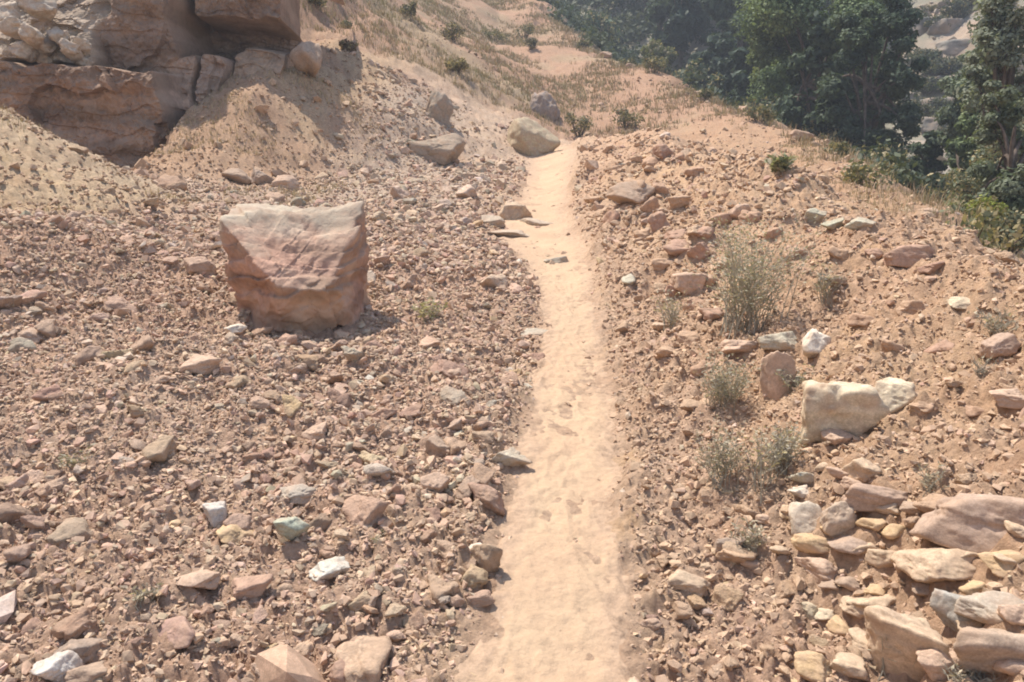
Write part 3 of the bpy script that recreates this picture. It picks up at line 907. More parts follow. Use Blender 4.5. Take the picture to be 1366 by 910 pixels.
def hull(seed, n):
    r = np.random.default_rng(seed)
    p = r.normal(size=(n, 3)); p /= np.linalg.norm(p, axis=1)[:, None]
    p *= r.uniform(0.5, 1.0, (n, 1))
    bm = bmesh.new()
    for q in p: bm.verts.new(q)
    g = bmesh.ops.convex_hull(bm, input=list(bm.verts))
    bmesh.ops.delete(bm, geom=[v for v in bm.verts if not v.link_faces], context='VERTS')
    bmesh.ops.recalc_face_normals(bm, faces=bm.faces)
    bm.verts.ensure_lookup_table(); bm.verts.index_update()
    v = np.array([q.co[:] for q in bm.verts])
    f = np.array([[q.index for q in fc.verts] for fc in bm.faces])
    bm.free()
    lo, hi = v.min(0), v.max(0)
    return (v - (lo + hi) / 2) / (hi - lo).max(), f

HB = [hull(500 + k, 17) for k in range(14)]
HS = [hull(600 + k, 9) for k in range(12)]
def heap(name, idx, label):
    """many stones laid on the ground as one mass"""
    idx = np.asarray(idx)
    Vs, Fs, Cs, base = [], [], [], 0
    for protos, sel in ((HB, idx[ss_[idx] >= 0.03]), (HS, idx[ss_[idx] < 0.03])):
        pick = rng.integers(0, len(protos), len(sel))
        for k, (pv, pf) in enumerate(protos):
            s = sel[pick == k]
            if not len(s): continue
            Rm = rot_mats(len(s), 0.35)
            sc3 = np.stack([np.ones(len(s)), rng.uniform(0.62, 0.95, len(s)), rng.uniform(0.42, 0.8, len(s))], -1) * ss_[s][:, None] * 1.12
            v = pv[None] * sc3[:, None, :]
            v = np.einsum('nij,nkj->nki', Rm, v)
            v = v + np.stack([sx_[s], sy_[s], sz_[s] + ss_[s] * 0.10], -1)[:, None, :]
            f = pf[None] + (np.arange(len(s)) * len(pv))[:, None, None] + base
            Vs.append(v.reshape(-1, 3)); Fs.append(f.reshape(-1))
            Cs.append(np.repeat(scol[s], len(pv), axis=0))
            base += len(s) * len(pv)
    V, F, C = np.concatenate(Vs), np.concatenate(Fs), np.concatenate(Cs)
    o = link(name, mesh_np(name, V, F, np.full(len(F) // 3, 3), M_LOOSE, C))
    return tag(o, label, 'rubble', None, 'stuff')
heap('rubble', rest, 'loose small stones and gravel strewn over the ground on both sides of the path')

MID = []
for k in range(14):
    P, F = rock_shape(700 + k, (1.0, 0.8, 0.62), 4, nplanes=int(8 + k % 5), sharp=40, rough=0.17, free=True)
    P[:, 2] -= 0.31
    MID.append(mesh_np('stone', P, F.ravel(), np.full(len(F), 3), M_UNIT, smooth=True))
LABCOL = dict(red='rust red', pink='pinkish', tan='tan', grey='grey', green='grey green', white='whitish', brown='brown', darkred='dark red', ochre='ochre')
proto = {}
for i in ind:
    k = int(rng.integers(0, 14))
    if k not in proto:
        o = bpy.data.objects.new('stone', MID[k]); proto[k] = o
    else:
        o = proto[k].copy()
    COL.objects.link(o)
    s = float(ss_[i])
    o.scale = (s * 1.15, s * float(rng.uniform(0.9, 1.2)), s * float(rng.uniform(0.8, 1.25)))
    o.location = (float(sx_[i]), float(sy_[i]), float(sz_[i]) + s * 0.09)
    o.rotation_euler = (float(rng.normal(0, 0.3)), float(rng.normal(0, 0.3)), float(rng.uniform(0, 6.28)))
    o.color = (*[float(v) for v in scol[i]], 1)
    px_, py_ = ppx[i], ppy[i]
    cn = LABCOL[FAM[fam[i]]]
    if px_ > 760:
        zn = 'low on the right bank beside the path' if px_ < 1000 else 'on the upper part of the right bank'
    elif py_ > 780: zn = 'in the rubble along the bottom edge, left of the path'
    elif py_ > 600: zn = 'in the near rubble left of the path'
    elif py_ > 440: zn = 'in the rubble just below the big boulder'
    else: zn = 'in the far rubble around and beyond the big boulder'
    tag(o, f'{cn} loose stone {zn}', 'stone', f'{cn} loose stones {zn}')

# ------------------------------------------------------------------ plants
def quads(c, t, b, colr):
    """leaf faces from centres and two half-axes"""
    V = np.stack([c - t, c + b * 0.55 - t * 0.1, c + t, c - b * 0.55 - t * 0.1], 1).reshape(-1, 3)
    n = len(c)
    return V, np.arange(4 * n), np.full(n, 4), np.repeat(colr, 4, 0)

def rand_dirs(r, n):
    d = r.normal(size=(n, 3))
    return d / np.linalg.norm(d, axis=1)[:, None]

def tubes(paths, radii, sides=5):
    """tapered tubes along polylines, as one mesh"""
    Vs, Fs, base = [], [], 0
    for P, rd in zip(paths, radii):
        P = np.asarray(P, float); m = len(P)
        T = np.gradient(P, axis=0); T /= np.linalg.norm(T, axis=1)[:, None] + 1e-9
        ref = np.where(np.abs(T[:, 2:3]) > 0.9, np.array([[1., 0, 0]]), np.array([[0, 0, 1.]]))
        U = np.cross(T, ref); U /= np.linalg.norm(U, axis=1)[:, None] + 1e-9
        W_ = np.cross(T, U)
        a = np.arange(sides) / sides * 2 * math.pi
        ring = P[:, None] + rd[:, None, None] * (np.cos(a)[None, :, None] * U[:, None] + np.sin(a)[None, :, None] * W_[:, None])
        Vs.append(ring.reshape(-1, 3))
        i = np.arange((m - 1) * sides); r0, a0 = i // sides, i % sides; a1 = (a0 + 1) % sides
        Fs.append((np.stack([r0 * sides + a0, r0 * sides + a1, (r0 + 1) * sides + a1, (r0 + 1) * sides + a0], -1) + base).ravel())
        base += m * sides
    F = np.concatenate(Fs)
    return np.concatenate(Vs), F, np.full(len(F) // 4, 4)

def weed(loc, h, spread, n_stem, n_leaf, col, seed, label, leaf=0.016, name='weed', cat='weed', dry=0.5, group=None):
    r = np.random.default_rng(seed)
    root = bpy.data.objects.new(name, None); COL.objects.link(root)
    root.location = loc
    tag(root, label, cat, group)
    paths, radii, pts, dirs = [], [], [], []
    for k in range(n_stem):
        a = r.uniform(0, 6.28); lean = spread * r.uniform(0.1, 1.0) ** 0.7
        L = h * r.uniform(0.55, 1.05)
        s = np.linspace(0, 1, 7)
        bx = np.cos(a) * lean * s ** 1.15 + r.normal(0, 0.012) * np.sin(s * 6)
        by = np.sin(a) * lean * s ** 1.15 + r.normal(0, 0.012) * np.cos(s * 5)
        P = np.stack([bx + r.normal(0, 0.09) * h * (1 - 0.5 * s), by + r.normal(0, 0.09) * h * (1 - 0.5 * s), L * (s - 0.12 * s * s * r.uniform(0, 1.5)) - 0.02], -1)
        paths.append(P); radii.append(0.0022 * (1.1 - s) * (0.7 + h))
        for q in range(3):      # side twigs
            j = r.uniform(0.3, 0.85); i0 = int(j * 6)
            d = rand_dirs(r, 1)[0]; d[2] = abs(d[2]) * 0.9 + 0.4
            tw = P[i0] + np.linspace(0, 1, 4)[:, None] * d * h * 0.22
            paths.append(tw); radii.append(np.array([0.0012, 0.0011, 0.0009, 0.0006]))
        jj = r.uniform(0.15, 1, max(1, int(0.50 * n_leaf) // n_stem)) ** 0.7
        base = np.stack([np.interp(jj, s, P[:, i]) for i in range(3)], -1)
        dd = rand_dirs(r, len(jj)); dd[:, 2] = np.abs(dd[:, 2]) * 0.7
        pts.append(base + dd * h * 0.20 * r.uniform(0.1, 1, (len(jj), 1))); dirs.append(dd)
    V, F, L_ = tubes(paths, radii, 4)
    cc = np.tile(np.array([0.37, 0.335, 0.26]), (len(V), 1))
    link('stem', mesh_np('stem', V, F, L_, M_DRY, cc), root)
    c = np.concatenate(pts); d = np.concatenate(dirs)
    n = len(c)
    b = np.cross(d, rand_dirs(r, n)); b /= np.linalg.norm(b, axis=1)[:, None]
    sz = leaf * r.uniform(0.6, 1.4, (n, 1))
    col = tuple(1.25 * q + 0.05 for q in col)
    dryc = np.array([0.47, 0.42, 0.31])
    m = (r.uniform(0, 1, (n, 1)) < dry)
    colr = np.where(m, dryc, np.array(col) * np.array([1.12, 1.02, 1.15])) * r.uniform(0.7, 1.3, (n, 1))
    V, F, L_, C = quads(c, d * sz * 1.3, b * sz * 0.8, colr)
    link('foliage', mesh_np('foliage', V, F, L_, M_LEAF, C), root)
    return root

def weed_px(px, bot, top, wpx, col, label, seed, n_stem=22, n_leaf=700, **kw):
    p = at(px, bot); _, _, d = project(p)
    return weed((p[0], p[1], p[2]), (bot - top) * d / FPX * 1.02, wpx * 0.5 * d / FPX, n_stem, n_leaf, col, seed, label, **kw)

GG = (0.215, 0.225, 0.135)
weed_px(992, 446, 280, 165, GG, 'tall feathery grey green weed on the right bank', 1, 56, 6500, leaf=0.0085, dry=0.40)
weed_px(962, 545, 462, 88, GG, 'low grey green weed on the bank left of the upright pinkish stone', 2, 36, 2200, leaf=0.007, dry=0.45)
weed_px(965, 640, 555, 90, (0.24, 0.23, 0.14), 'thin pale weed on the gravel below the low grey green one', 3, 30, 1500, leaf=0.0065, dry=0.6)
weed_px(1042, 622, 556, 76, (0.22, 0.215, 0.15), 'wispy greyish weed left of the round pinkish stone', 4, 30, 1600, leaf=0.0065, dry=0.6)
weed_px(1018, 655, 540, 40, (0.25, 0.24, 0.11), 'thin upright dry weed with yellowish base beside the wispy greyish one', 5, 14, 260, leaf=0.008, dry=0.6)
weed_px(895, 440, 375, 66, (0.25, 0.23, 0.16), 'faint dry weed at the foot of the bank, left of the tall one', 6, 22, 480, leaf=0.010, dry=0.7)
weed_px(1102, 400, 340, 50, (0.26, 0.25, 0.16), 'small dry weed on the bank right of the tall one', 7, 16, 320, leaf=0.010, dry=0.6)
weed_px(1060, 520, 480, 60, (0.2, 0.22, 0.13), 'low green tuft in front of the bright white rock', 8, 22, 420, leaf=0.009, dry=0.4)
weed_px(1000, 732, 680, 60, (0.3, 0.24, 0.16), 'dry brown tuft beside the dark grey stone', 9, 20, 260, leaf=0.008, dry=0.8)
weed_px(1240, 660, 600, 46, (0.24, 0.21, 0.11), 'sparse dry weed on the slope above the long reddish ledge', 10, 12, 160, leaf=0.007, dry=0.6)
weed_px(1185, 900, 780, 50, (0.3, 0.25, 0.14), 'dry stalks growing up beside the cracked tan slab', 11, 8, 60, leaf=0.006, dry=0.9)
weed_px(1290, 912, 872, 110, (0.32, 0.28, 0.17), 'dry grass clump at the bottom edge before the corner rock', 12, 40, 200, leaf=0.006, dry=0.9)
weed_px(1330, 445, 400, 80, (0.25, 0.25, 0.16), 'dry grass along the crest above the dark purple rock', 13, 26, 300, leaf=0.008, dry=0.7)
weed_px(1306, 500, 462, 30, (0.33, 0.31, 0.18), 'few dry grass blades in front of the dark purple rock', 14, 12, 60, leaf=0.006, dry=0.8)
weed_px(572, 428, 392, 62, (0.27, 0.27, 0.10), 'low yellow green plant in the rubble between big boulder and path', 15, 22, 420, leaf=0.014, dry=0.35)
weed_px(100, 620, 590, 70, (0.20, 0.19, 0.11), 'small dull green weed in the near left rubble', 16, 18, 240, leaf=0.010, dry=0.5)
weed_px(190, 800, 766, 56, (0.2, 0.17, 0.10), 'withered brownish weed low in the left rubble', 17, 14, 160, leaf=0.009, dry=0.6)
weed_px(500, 720, 700, 40, (0.26, 0.24, 0.10), 'tiny dry sprig in the rubble near the lower path', 18, 10, 80, leaf=0.008, dry=0.5)
weed_px(1040, 232, 200, 34, (0.14, 0.17, 0.075), 'small green shrub on the smooth slope beyond the bank', 19, 20, 500, leaf=0.03, dry=0.1, name='shrub', cat='shrub')

def bush(loc, wd, h, col, seed, label, n=650, leaf=0.045, name='bush', group=None, clumps=12, dry=0.35):
    r = np.random.default_rng(seed)
    root = bpy.data.objects.new(name, None); COL.objects.link(root)
    root.location = loc
    tag(root, label, name, group)
    me_c, me_s = bush_mesh(r, wd, h, col, n, leaf, clumps, dry)
    link('stem', me_s, root)
    link('foliage', me_c, root)
    return root

def bush_mesh(r, wd, h, col, n, leaf, clumps, dry):
    cs = np.stack([r.uniform(-0.38, 0.38, clumps) * wd, r.uniform(-0.38, 0.38, clumps) * wd, r.uniform(0.25, 0.72, clumps) * h], -1)
    cr = r.uniform(0.16, 0.3, clumps) * min(wd, h * 1.3)
    k = r.integers(0, clumps, n)
    d = rand_dirs(r, n)
    c = cs[k] + d * (cr[k] * r.uniform(0.45, 1.05, n))[:, None]
    c[:, 2] = np.maximum(c[:, 2], 0.01)
    nrm = d + 0.9 * rand_dirs(r, n)
    t = np.cross(nrm, rand_dirs(r, n)); t /= np.linalg.norm(t, axis=1)[:, None]
    b = np.cross(nrm, t); b /= np.linalg.norm(b, axis=1)[:, None]
    sz = leaf * r.uniform(0.6, 1.4, (n, 1))
    tone = r.uniform(0.75, 1.25, clumps)[k][:, None] * r.uniform(0.8, 1.2, (n, 1))
    colr = np.where(r.uniform(0, 1, (n, 1)) < dry, np.array([0.36, 0.30, 0.17]), np.array(col)) * tone
    V, F, L_, C = quads(c, t * sz, b * sz, colr)
    mc = mesh_np('foliage', V, F, L_, M_LEAF, C)
    paths = [np.stack([np.linspace(0, q[0], 5), np.linspace(0, q[1], 5), np.linspace(-0.1, q[2], 5) ** 1.0], -1) for q in cs]
    V, F, L_ = tubes(paths, [np.linspace(0.012, 0.004, 5) * h * 2] * len(paths), 5)
    return mc, mesh_np('stem', V, F, L_, M_BARK)

def bush_px(px, bot, top, wpx, col, label, seed, **kw):
    p = at(px, bot); _, _, d = project(p)
    return bush((p[0], p[1], p[2] - 0.05), wpx * d / FPX, (bot - top) * d / FPX * 1.1, col, seed, label, **kw)

HB_ = (0.175, 0.165, 0.105)
bush_px(772, 182, 146, 34, HB_, 'dark green bush on the hill foot right of the tan crest boulder', 31, n=420)
bush_px(834, 170, 143, 40, HB_, 'dark low bush on the hillside, further right of the tan crest boulder', 32)
bush_px(604, 54, 32, 36, (0.14, 0.12, 0.08), 'dark brown bush high on the hillside', 33)
bush_px(700, 52, 26, 26, (0.13, 0.14, 0.09), 'small grey green bush near the hill skyline', 34)
bush_px(545, 22, 2, 22, HB_, 'small dark bush at the top edge of the hillside', 35)
bush_px(462, 38, 26, 16, HB_, 'tiny dark bush on the upper left hillside', 36)
bush_px(465, 68, 52, 22, (0.20, 0.14, 0.09), 'dry reddish brown bush on the upper left hillside', 37, dry=0.4)
bush_px(610, 95, 76, 34, (0.20, 0.165, 0.09), 'dry brown bush halfway up the hillside', 38, dry=0.5)
bush_px(660, 55, 38, 44, (0.17, 0.17, 0.09), 'olive bush halfway up the hillside near the skyline', 39, dry=0.3)
bush_px(420, 8, -12, 30, HB_, 'dark bush at the top edge right of the cliff', 40)
bush_px(708, 66, 50, 18, (0.13, 0.12, 0.08), 'small dark tuft just below the hill skyline', 41)

# dry grass, uncountable
def grass(name, label, xy, hmin, hmax, seed, cols, blades=7):
    r = np.random.default_rng(seed)
    x, y = xy
    n = len(x) * blades
    xx = np.repeat(x, blades) + r.normal(0, 0.03, n) * np.repeat(1 + y * 0.05, blades)
    yy = np.repeat(y, blades) + r.normal(0, 0.03, n) * np.repeat(1 + y * 0.05, blades)
    zz = H(xx, yy)
    hh = r.uniform(hmin, hmax, n)
    a = r.uniform(0, 6.28, n); ln = r.uniform(0.1, 0.7, n) * hh
    wd = np.maximum(0.0016, 0.00032 * yy) * r.uniform(0.8, 1.6, n)
    p0 = np.stack([xx, yy, zz - 0.01], -1)
    p1 = p0 + np.stack([np.cos(a) * ln * 0.4, np.sin(a) * ln * 0.4, hh * 0.6], -1)
    p2 = p0 + np.stack([np.cos(a) * ln, np.sin(a) * ln, hh], -1)
    sd = np.stack([-np.sin(a), np.cos(a), np.zeros(n)], -1) * wd[:, None]
    V = np.stack([p0 - sd, p0 + sd, p1 + sd * 0.8, p1 - sd * 0.8, p2], 1).reshape(-1, 3)
    b = np.arange(n)[:, None] * 5
    F = np.concatenate([b, b + 1, b + 2, b + 3, b + 3, b + 2, b + 4], 1).ravel()
    L_ = np.tile([4, 3], n)
    cc = np.array(cols)[r.integers(0, len(cols), len(x))]
    C = np.repeat(np.repeat(cc, blades, 0) * r.uniform(0.8, 1.2, (n, 1)), 5, 0)
    o = link(name, mesh_np(name, V, F, L_, M_DRY, C))
    tag(o, label, 'grass', None, 'stuff')

DRYC = [(0.38, 0.30, 0.185), (0.33, 0.25, 0.16), (0.29, 0.25, 0.14), (0.35, 0.25, 0.17)]
def pts(n, fx, fy, keep):
    x, y = fx(n), fy(n)
    k = keep(x, y)
    return x[k], y[k]
hx, hy = pts(42000, lambda n: rng.uniform(-24, 8, n), lambda n: rng.uniform(21, 62, n), lambda x, y: (x < rim_x(y) + 0.6) & (y + 0.25 * np.maximum(-x, 0) > 24) & (fbm2(x, y, 2.6, 3, 151) > 0.05 + 0.3 * rng.normal(size=len(x))))
grass('dry_grass', 'dry straw coloured grass scattered over the hillside', (hx, hy), 0.05, 0.20, 61, DRYC)
rx_, ry_ = pts(9000, lambda n: rng.uniform(2.2, 8, n), lambda n: rng.uniform(3, 26, n), lambda x, y: (x < rim_x(y) + 0.8) & (x > rim_x(y) - 0.7 - 0.02 * y) & (fbm2(x, y, 1.2, 3, 161) > -0.05))
cx_, cy_ = pts(5000, lambda n: rng.uniform(-9, -2.5, n), lambda n: rng.uniform(7, 17, n), lambda x, y: (fbm2(x, y, 1.0, 3, 171) > 0.12) & ((y > 9.5) | (cone_m(x, y) > 0.3)))
grass('dry_grass', 'short dry grass along the rim and on the yellow dirt slopes', (np.concatenate([rx_, cx_]), np.concatenate([ry_, cy_])), 0.03, 0.10, 62, [(0.44, 0.34, 0.21), (0.40, 0.30, 0.185), (0.36, 0.29, 0.17)], 6)

rg = pts(5200, lambda n: rng.uniform(2.5, 9, n), lambda n: rng.uniform(4, 58, n), lambda x, y: (np.abs(x - rim_x(y)) < 0.55 + 0.01 * y) & (fbm2(x, y, 1.1, 3, 181) > 0.12))
grass('dry_grass', 'taller straw coloured grass along the rim against the dark trees', rg, 0.10, 0.34, 63, DRYC, 8)
_g = random.Random(8)
for k in range(16):
    yy_ = 5 + 2.6 * k + _g.uniform(-0.8, 0.8); xx_ = float(rim_x(yy_)) + _g.uniform(-0.5, 0.2)
    sz_r = _g.uniform(0.12, 0.3) * (1 + 0.02 * yy_)
    if k % 2:
        bush((xx_, yy_, float(H(xx_, yy_)) - 0.04), sz_r * 2.6, sz_r * 1.8, (0.15, 0.155, 0.09), 600 + k, 'low scrubby plant growing along the rim against the dark trees', n=500, leaf=0.03 + 0.0008 * yy_, name='shrub', group='scrubby plants along the rim')
    else:
        o = rock_obj('rock', (xx_, yy_, float(H(xx_, yy_)) - sz_r * 0.2), (sz_r * 1.4, sz_r, sz_r * 0.8), (0.42, 0.29, 0.205), 620 + k, rotz=_g.uniform(0, 3), free=True)
        tag(o, 'reddish rock lying along the rim against the dark trees', 'rock', 'rocks along the rim')

# ------------------------------------------------------------------ trees
def crown_mesh(seed, wd, h, n, leaf, col, col2, clumps=70, tall=1.0):
    """leaf faces on many clumps through the crown's volume, with gaps between them"""
    r = np.random.default_rng(seed)
    nl = 8
    ld = rand_dirs(r, nl); ld[:, 2] = ld[:, 2] * 0.85 + 0.05
    lc = ld * r.uniform(0.45, 0.72, (nl, 1))
    lr = r.uniform(0.24, 0.44, nl)
    kl = r.integers(0, nl, clumps)
    d = rand_dirs(r, clumps)
    cs = (lc[kl] + d * (lr[kl] * r.uniform(0.4, 1.05, clumps))[:, None]) * np.array([wd / 2, wd / 2, h * 0.5]) + np.array([0, 0, h * 0.5])
    cs[:, 2] *= tall
    cr = r.uniform(0.05, 0.13, clumps) * wd
    k = r.integers(0, clumps, n)
    dd = rand_dirs(r, n)
    c = cs[k] + dd * np.array([1, 1, 0.72]) * (cr[k] * r.uniform(0.35, 1.15, n))[:, None]
    nrm = dd + np.array([0, 0, 0.5]) + 0.8 * rand_dirs(r, n)
    t = np.cross(nrm, rand_dirs(r, n)); t /= np.linalg.norm(t, axis=1)[:, None]
    b = np.cross(nrm, t); b /= np.linalg.norm(b, axis=1)[:, None]
    sz = leaf * r.uniform(0.55, 1.4, (n, 1))
    f = r.uniform(0, 1, clumps)[k][:, None]
    colr = (np.array(col) * (1 - f) + np.array(col2) * f) * r.uniform(0.75, 1.25, (n, 1))
    V, F, L_, C = quads(c, t * sz, b * sz, colr)
    return mesh_np('crown', V, F, L_, M_LEAF, C), cs

def trunk_mesh(seed, h0, cs, rad):
    r = np.random.default_rng(seed)
    top = np.array([r.normal(0, 0.3), r.normal(0, 0.3), h0 + cs[:, 2].max() * 0.75])
    s = np.linspace(0, 1, 10)[:, None]
    main = s * top + np.sin(s * 5) * r.normal(0, 0.12, 3) * np.array([1, 1, 0])
    paths, radii = [main], [rad * (1.05 - s[:, 0]) + 0.02]
    for q in cs[r.permutation(len(cs))[:24]]:
        j = r.uniform(0.3, 0.85); st = main[int(j * 9)]
        e = q + np.array([0, 0, h0])
        s7 = np.linspace(0, 1, 7)[:, None]
        P = st * (1 - s7) + e * s7 + np.array([0, 0, 1]) * np.sin(s7 * math.pi) * 0.25
        paths.append(P); radii.append(rad * 0.38 * (1.05 - s7[:, 0]) + 0.012)
    V, F, L_ = tubes(paths, radii, 7)
    return mesh_np('trunk', V, F, L_, M_BARK, smooth=True)

def tree(loc, wd, h, h0, n, leaf, col, col2, seed, label, group=None, clumps=70, rad=0.16, name='tree'):
    root = bpy.data.objects.new(name, None); COL.objects.link(root)
    root.location = loc
    tag(root, label, 'tree', group)
    cm, cs = crown_mesh(seed, wd, h, n, leaf, col, col2, clumps)
    c = link('crown', cm, root); c.location = (0, 0, h0)
    link('trunk', trunk_mesh(seed + 1, h0, cs, rad), root)
    return root

def tree_px(cx, top, wpx, Y, hm, n, leaf, col, col2, seed, label, h0=None, **kw):
    """crown top and width as in the photograph, foot on the ground at depth Y"""
    p = world_px(cx, top, Y)
    _, _, d = project(p)
    g = float(H(p[0], p[1]))
    h = max(hm, p[2] - g - 0.9)
    n = int(n * min(h / hm, 1.7))
    h0_ = max(p[2] - g - h, 0.3)
    return tree((p[0], p[1], g - 0.1), wpx * d / FPX, h, h0_ + 0.1, n, leaf, col, col2, seed, label, **kw)

DK, DK2 = (0.052, 0.076, 0.050), (0.095, 0.125, 0.070)
MD, MD2 = (0.10, 0.145, 0.072), (0.235, 0.29, 0.135)
OL, OL2 = (0.14, 0.165, 0.12), (0.27, 0.29, 0.21)
tree_px(1100, 18, 245, 33, 9.5, 85000, 0.072, MD, MD2, 201, 'broad green tree filling the valley right of the hill', clumps=190, rad=0.25)
tree_px(1022, 60, 130, 36, 6.5, 30000, 0.075, (0.14, 0.18, 0.065), (0.27, 0.30, 0.11), 202, 'lighter green tree against the left side of the broad tree')
tree_px(1150, 130, 150, 27, 7.5, 32000, 0.070, DK, DK2, 203, 'dark shaded tree low in front of the broad green tree', clumps=80)
tree_px(1085, 150, 120, 29, 5.5, 8000, 0.13, DK, DK2, 204, 'dark low tree just behind the rim below the broad green tree')
tree_px(940, -60, 210, 62, 15, 18000, 0.26, DK, (0.055, 0.08, 0.055), 205, 'tall dark tree at the top edge behind the hill skyline', clumps=100, rad=0.3)
tree_px(830, -90, 190, 76, 16, 16000, 0.28, DK, (0.055, 0.08, 0.055), 206, 'dark tree at the top edge, behind the hill skyline furthest left', clumps=90, rad=0.3)
tree_px(1050, -40, 160, 58, 12, 14000, 0.25, DK, DK2, 207, 'dark tree at the top edge above the broad green tree', clumps=90, rad=0.3)
tree_px(885, 30, 110, 60, 8, 9000, 0.20, DK, DK2, 208, 'medium dark tree behind the hill skyline below the tall dark tree')
tree_px(775, -20, 110, 80, 9, 9000, 0.26, (0.05, 0.075, 0.05), (0.075, 0.10, 0.06), 209, 'bluish green tree showing over the upper hill skyline')
tree_px(1384, -70, 180, 17, 7.0, 21000, 0.052, OL, OL2, 210, 'grey green loose leafed tree cut by the right edge', clumps=150, rad=0.10)
tree_px(1352, 175, 140, 13.5, 3.2, 19000, 0.040, (0.10, 0.125, 0.07), OL2, 211, 'grey green lower tree at the right edge below the loose leafed one', clumps=60, rad=0.06)
tree_px(990, 0, 120, 50, 9, 11000, 0.2, DK, DK2, 212, 'dark tree between the tall dark tree and the lighter green tree')
tree_px(1330, -20, 130, 23, 8.0, 22000, 0.065, (0.10, 0.13, 0.085), (0.19, 0.22, 0.14), 215, 'darker grey green tree standing behind the loose leafed tree at the right edge', clumps=140)
tree_px(1232, 215, 70, 24, 3.6, 8000, 0.08, DK, DK2, 213, 'small dark tree in the gully right of the broad green tree')
tree_px(1285, 215, 90, 20, 3.4, 6500, 0.075, (0.06, 0.085, 0.045), MD2, 214, 'small green tree in the gully near the right edge')

DK3 = (0.060, 0.085, 0.058)
for k, (cx, tp, wp, Y, hm) in enumerate([(740, -60, 120, 95, 12), (800, -10, 100, 85, 10), (860, -40, 130, 70, 11), (905, 40, 90, 56, 7), (980, -70, 150, 70, 14), (1020, 10, 110, 52, 8), (1075, -20, 130, 66, 12), (1110, -60, 140, 75, 13), (960, 50, 90, 47, 7), (830, 20, 90, 72, 7), (1000, 90, 100, 40, 5), (1060, 110, 110, 35, 5)]):
    tree_px(cx, tp, wp, Y, hm, 11000, 0.10 + 0.0022 * Y, DK, DK3, 240 + 2 * k, 'dark tree of the dense wood in the valley behind the hill', group='dark trees of the valley wood')

def bush_at(px, py, Y, wpx, hpx, col, label, seed, **kw):
    """a bush in the valley at a given depth"""
    p = world_px(px, py, Y); _, _, d = project(p)
    g = float(H(p[0], p[1]))
    return bush((p[0], p[1], g), wpx * d / FPX, max(p[2] - g, 0.2) + hpx * d / FPX * 0.5, col, seed, label, **kw)
for k, (cx, cy, Y) in enumerate([(1010, 150, 33), (1045, 165, 31), (1085, 185, 29), (1120, 205, 27), (1150, 225, 25), (1180, 240, 22), (1210, 255, 20), (1240, 280, 18), (1160, 185, 30), (1195, 215, 27)]):
    bush_at(cx, cy, Y, 80, 70, (0.058, 0.078, 0.05), 'dark green thicket bush just beyond the rim under the broad green tree', 270 + k, n=4200, leaf=0.085, clumps=18, group='thicket bushes beyond the rim')
bush_at(880, 70, 50, 46, 60, (0.16, 0.17, 0.07), 'yellowish green bush on the rim below the dark trees', 221, n=3500, leaf=0.12, clumps=16)
bush_at(918, 92, 46, 56, 50, (0.085, 0.115, 0.075), 'blue green bush on the rim right of the yellowish one', 222, n=3500, leaf=0.11, clumps=16)
bush_at(958, 108, 42, 50, 50, (0.075, 0.105, 0.07), 'dull green bush on the rim left of the lighter green tree', 223, n=3500, leaf=0.11, clumps=16)
bush_at(800, 40, 62, 60, 50, (0.10, 0.14, 0.085), 'blue green bush showing over the hill skyline', 224, n=3000, leaf=0.14, clumps=14)
bush_at(1330, 215, 15.0, 100, 90, (0.17, 0.19, 0.12), 'tall pale olive bush in front of the trunks at the right edge', 228, n=9000, leaf=0.036, clumps=30)
bush_at(1362, 150, 15.5, 90, 120, (0.19, 0.21, 0.14), 'pale grey olive bush hanging at the right edge above the tall olive one', 229, n=9000, leaf=0.036, clumps=30)
bush_at(1316, 262, 12.5, 60, 80, (0.26, 0.29, 0.06), 'bright yellow green bush below the trees at the right edge', 225, n=5000, leaf=0.030, clumps=18)
bush_at(1285, 290, 13.5, 80, 60, (0.12, 0.14, 0.06), 'olive green bush left of the bright yellow green bush', 226, n=5000, leaf=0.034, clumps=18)
bush_at(1350, 320, 10.0, 70, 70, (0.13, 0.145, 0.09), 'grey green bush at the right edge below the yellow green bush', 227, n=5000, leaf=0.026, clumps=18)

def undergrowth():
    r = np.random.default_rng(77)
    n = 2600
    y = r.uniform(6, 105, n); x = rim_x(y) + r.uniform(0.9, 48, n)
    px, py, d = project(np.stack([x, y, H(x, y)], -1))
    ok = (px > 650) & (px < 1480) & (py > -120) & (py < 480)
    rocky = (px > 1150) & (py < 265) & (d > 22)
    ok &= ~(rocky & (r.uniform(0, 1, n) < 0.85))
    x, y = x[ok], y[ok]
    m = len(x)
    rad = r.uniform(0.35, 1.0, m) * (0.7 + 0.012 * y)
    k = np.repeat(np.arange(m), 95)
    dd = rand_dirs(r, len(k)); dd[:, 2] = np.abs(dd[:, 2])
    c = np.stack([x[k], y[k], H(x, y)[k]], -1) + dd * (rad[k] * r.uniform(0.4, 1.05, len(k)))[:, None] * np.array([1, 1, 1.1])
    nrm = dd + 0.9 * rand_dirs(r, len(k))
    t = np.cross(nrm, rand_dirs(r, len(k))); t /= np.linalg.norm(t, axis=1)[:, None]
    b = np.cross(nrm, t); b /= np.linalg.norm(b, axis=1)[:, None]
    sz = (0.05 + 0.0020 * y[k])[:, None] * r.uniform(0.6, 1.4, (len(k), 1))
    f = r.uniform(0, 1, m)[k][:, None]
    colr = (np.array(DK) * (1 - f) + np.array((0.12, 0.135, 0.08)) * f) * r.uniform(0.75, 1.25, (len(k), 1))
    V, F, L_, C = quads(c, t * sz, b * sz, colr)
    tag(link('undergrowth', mesh_np('undergrowth', V, F, L_, M_LEAF, C)), 'dark green undergrowth covering the valley sides between the trees', 'undergrowth', None, 'stuff')
undergrowth()

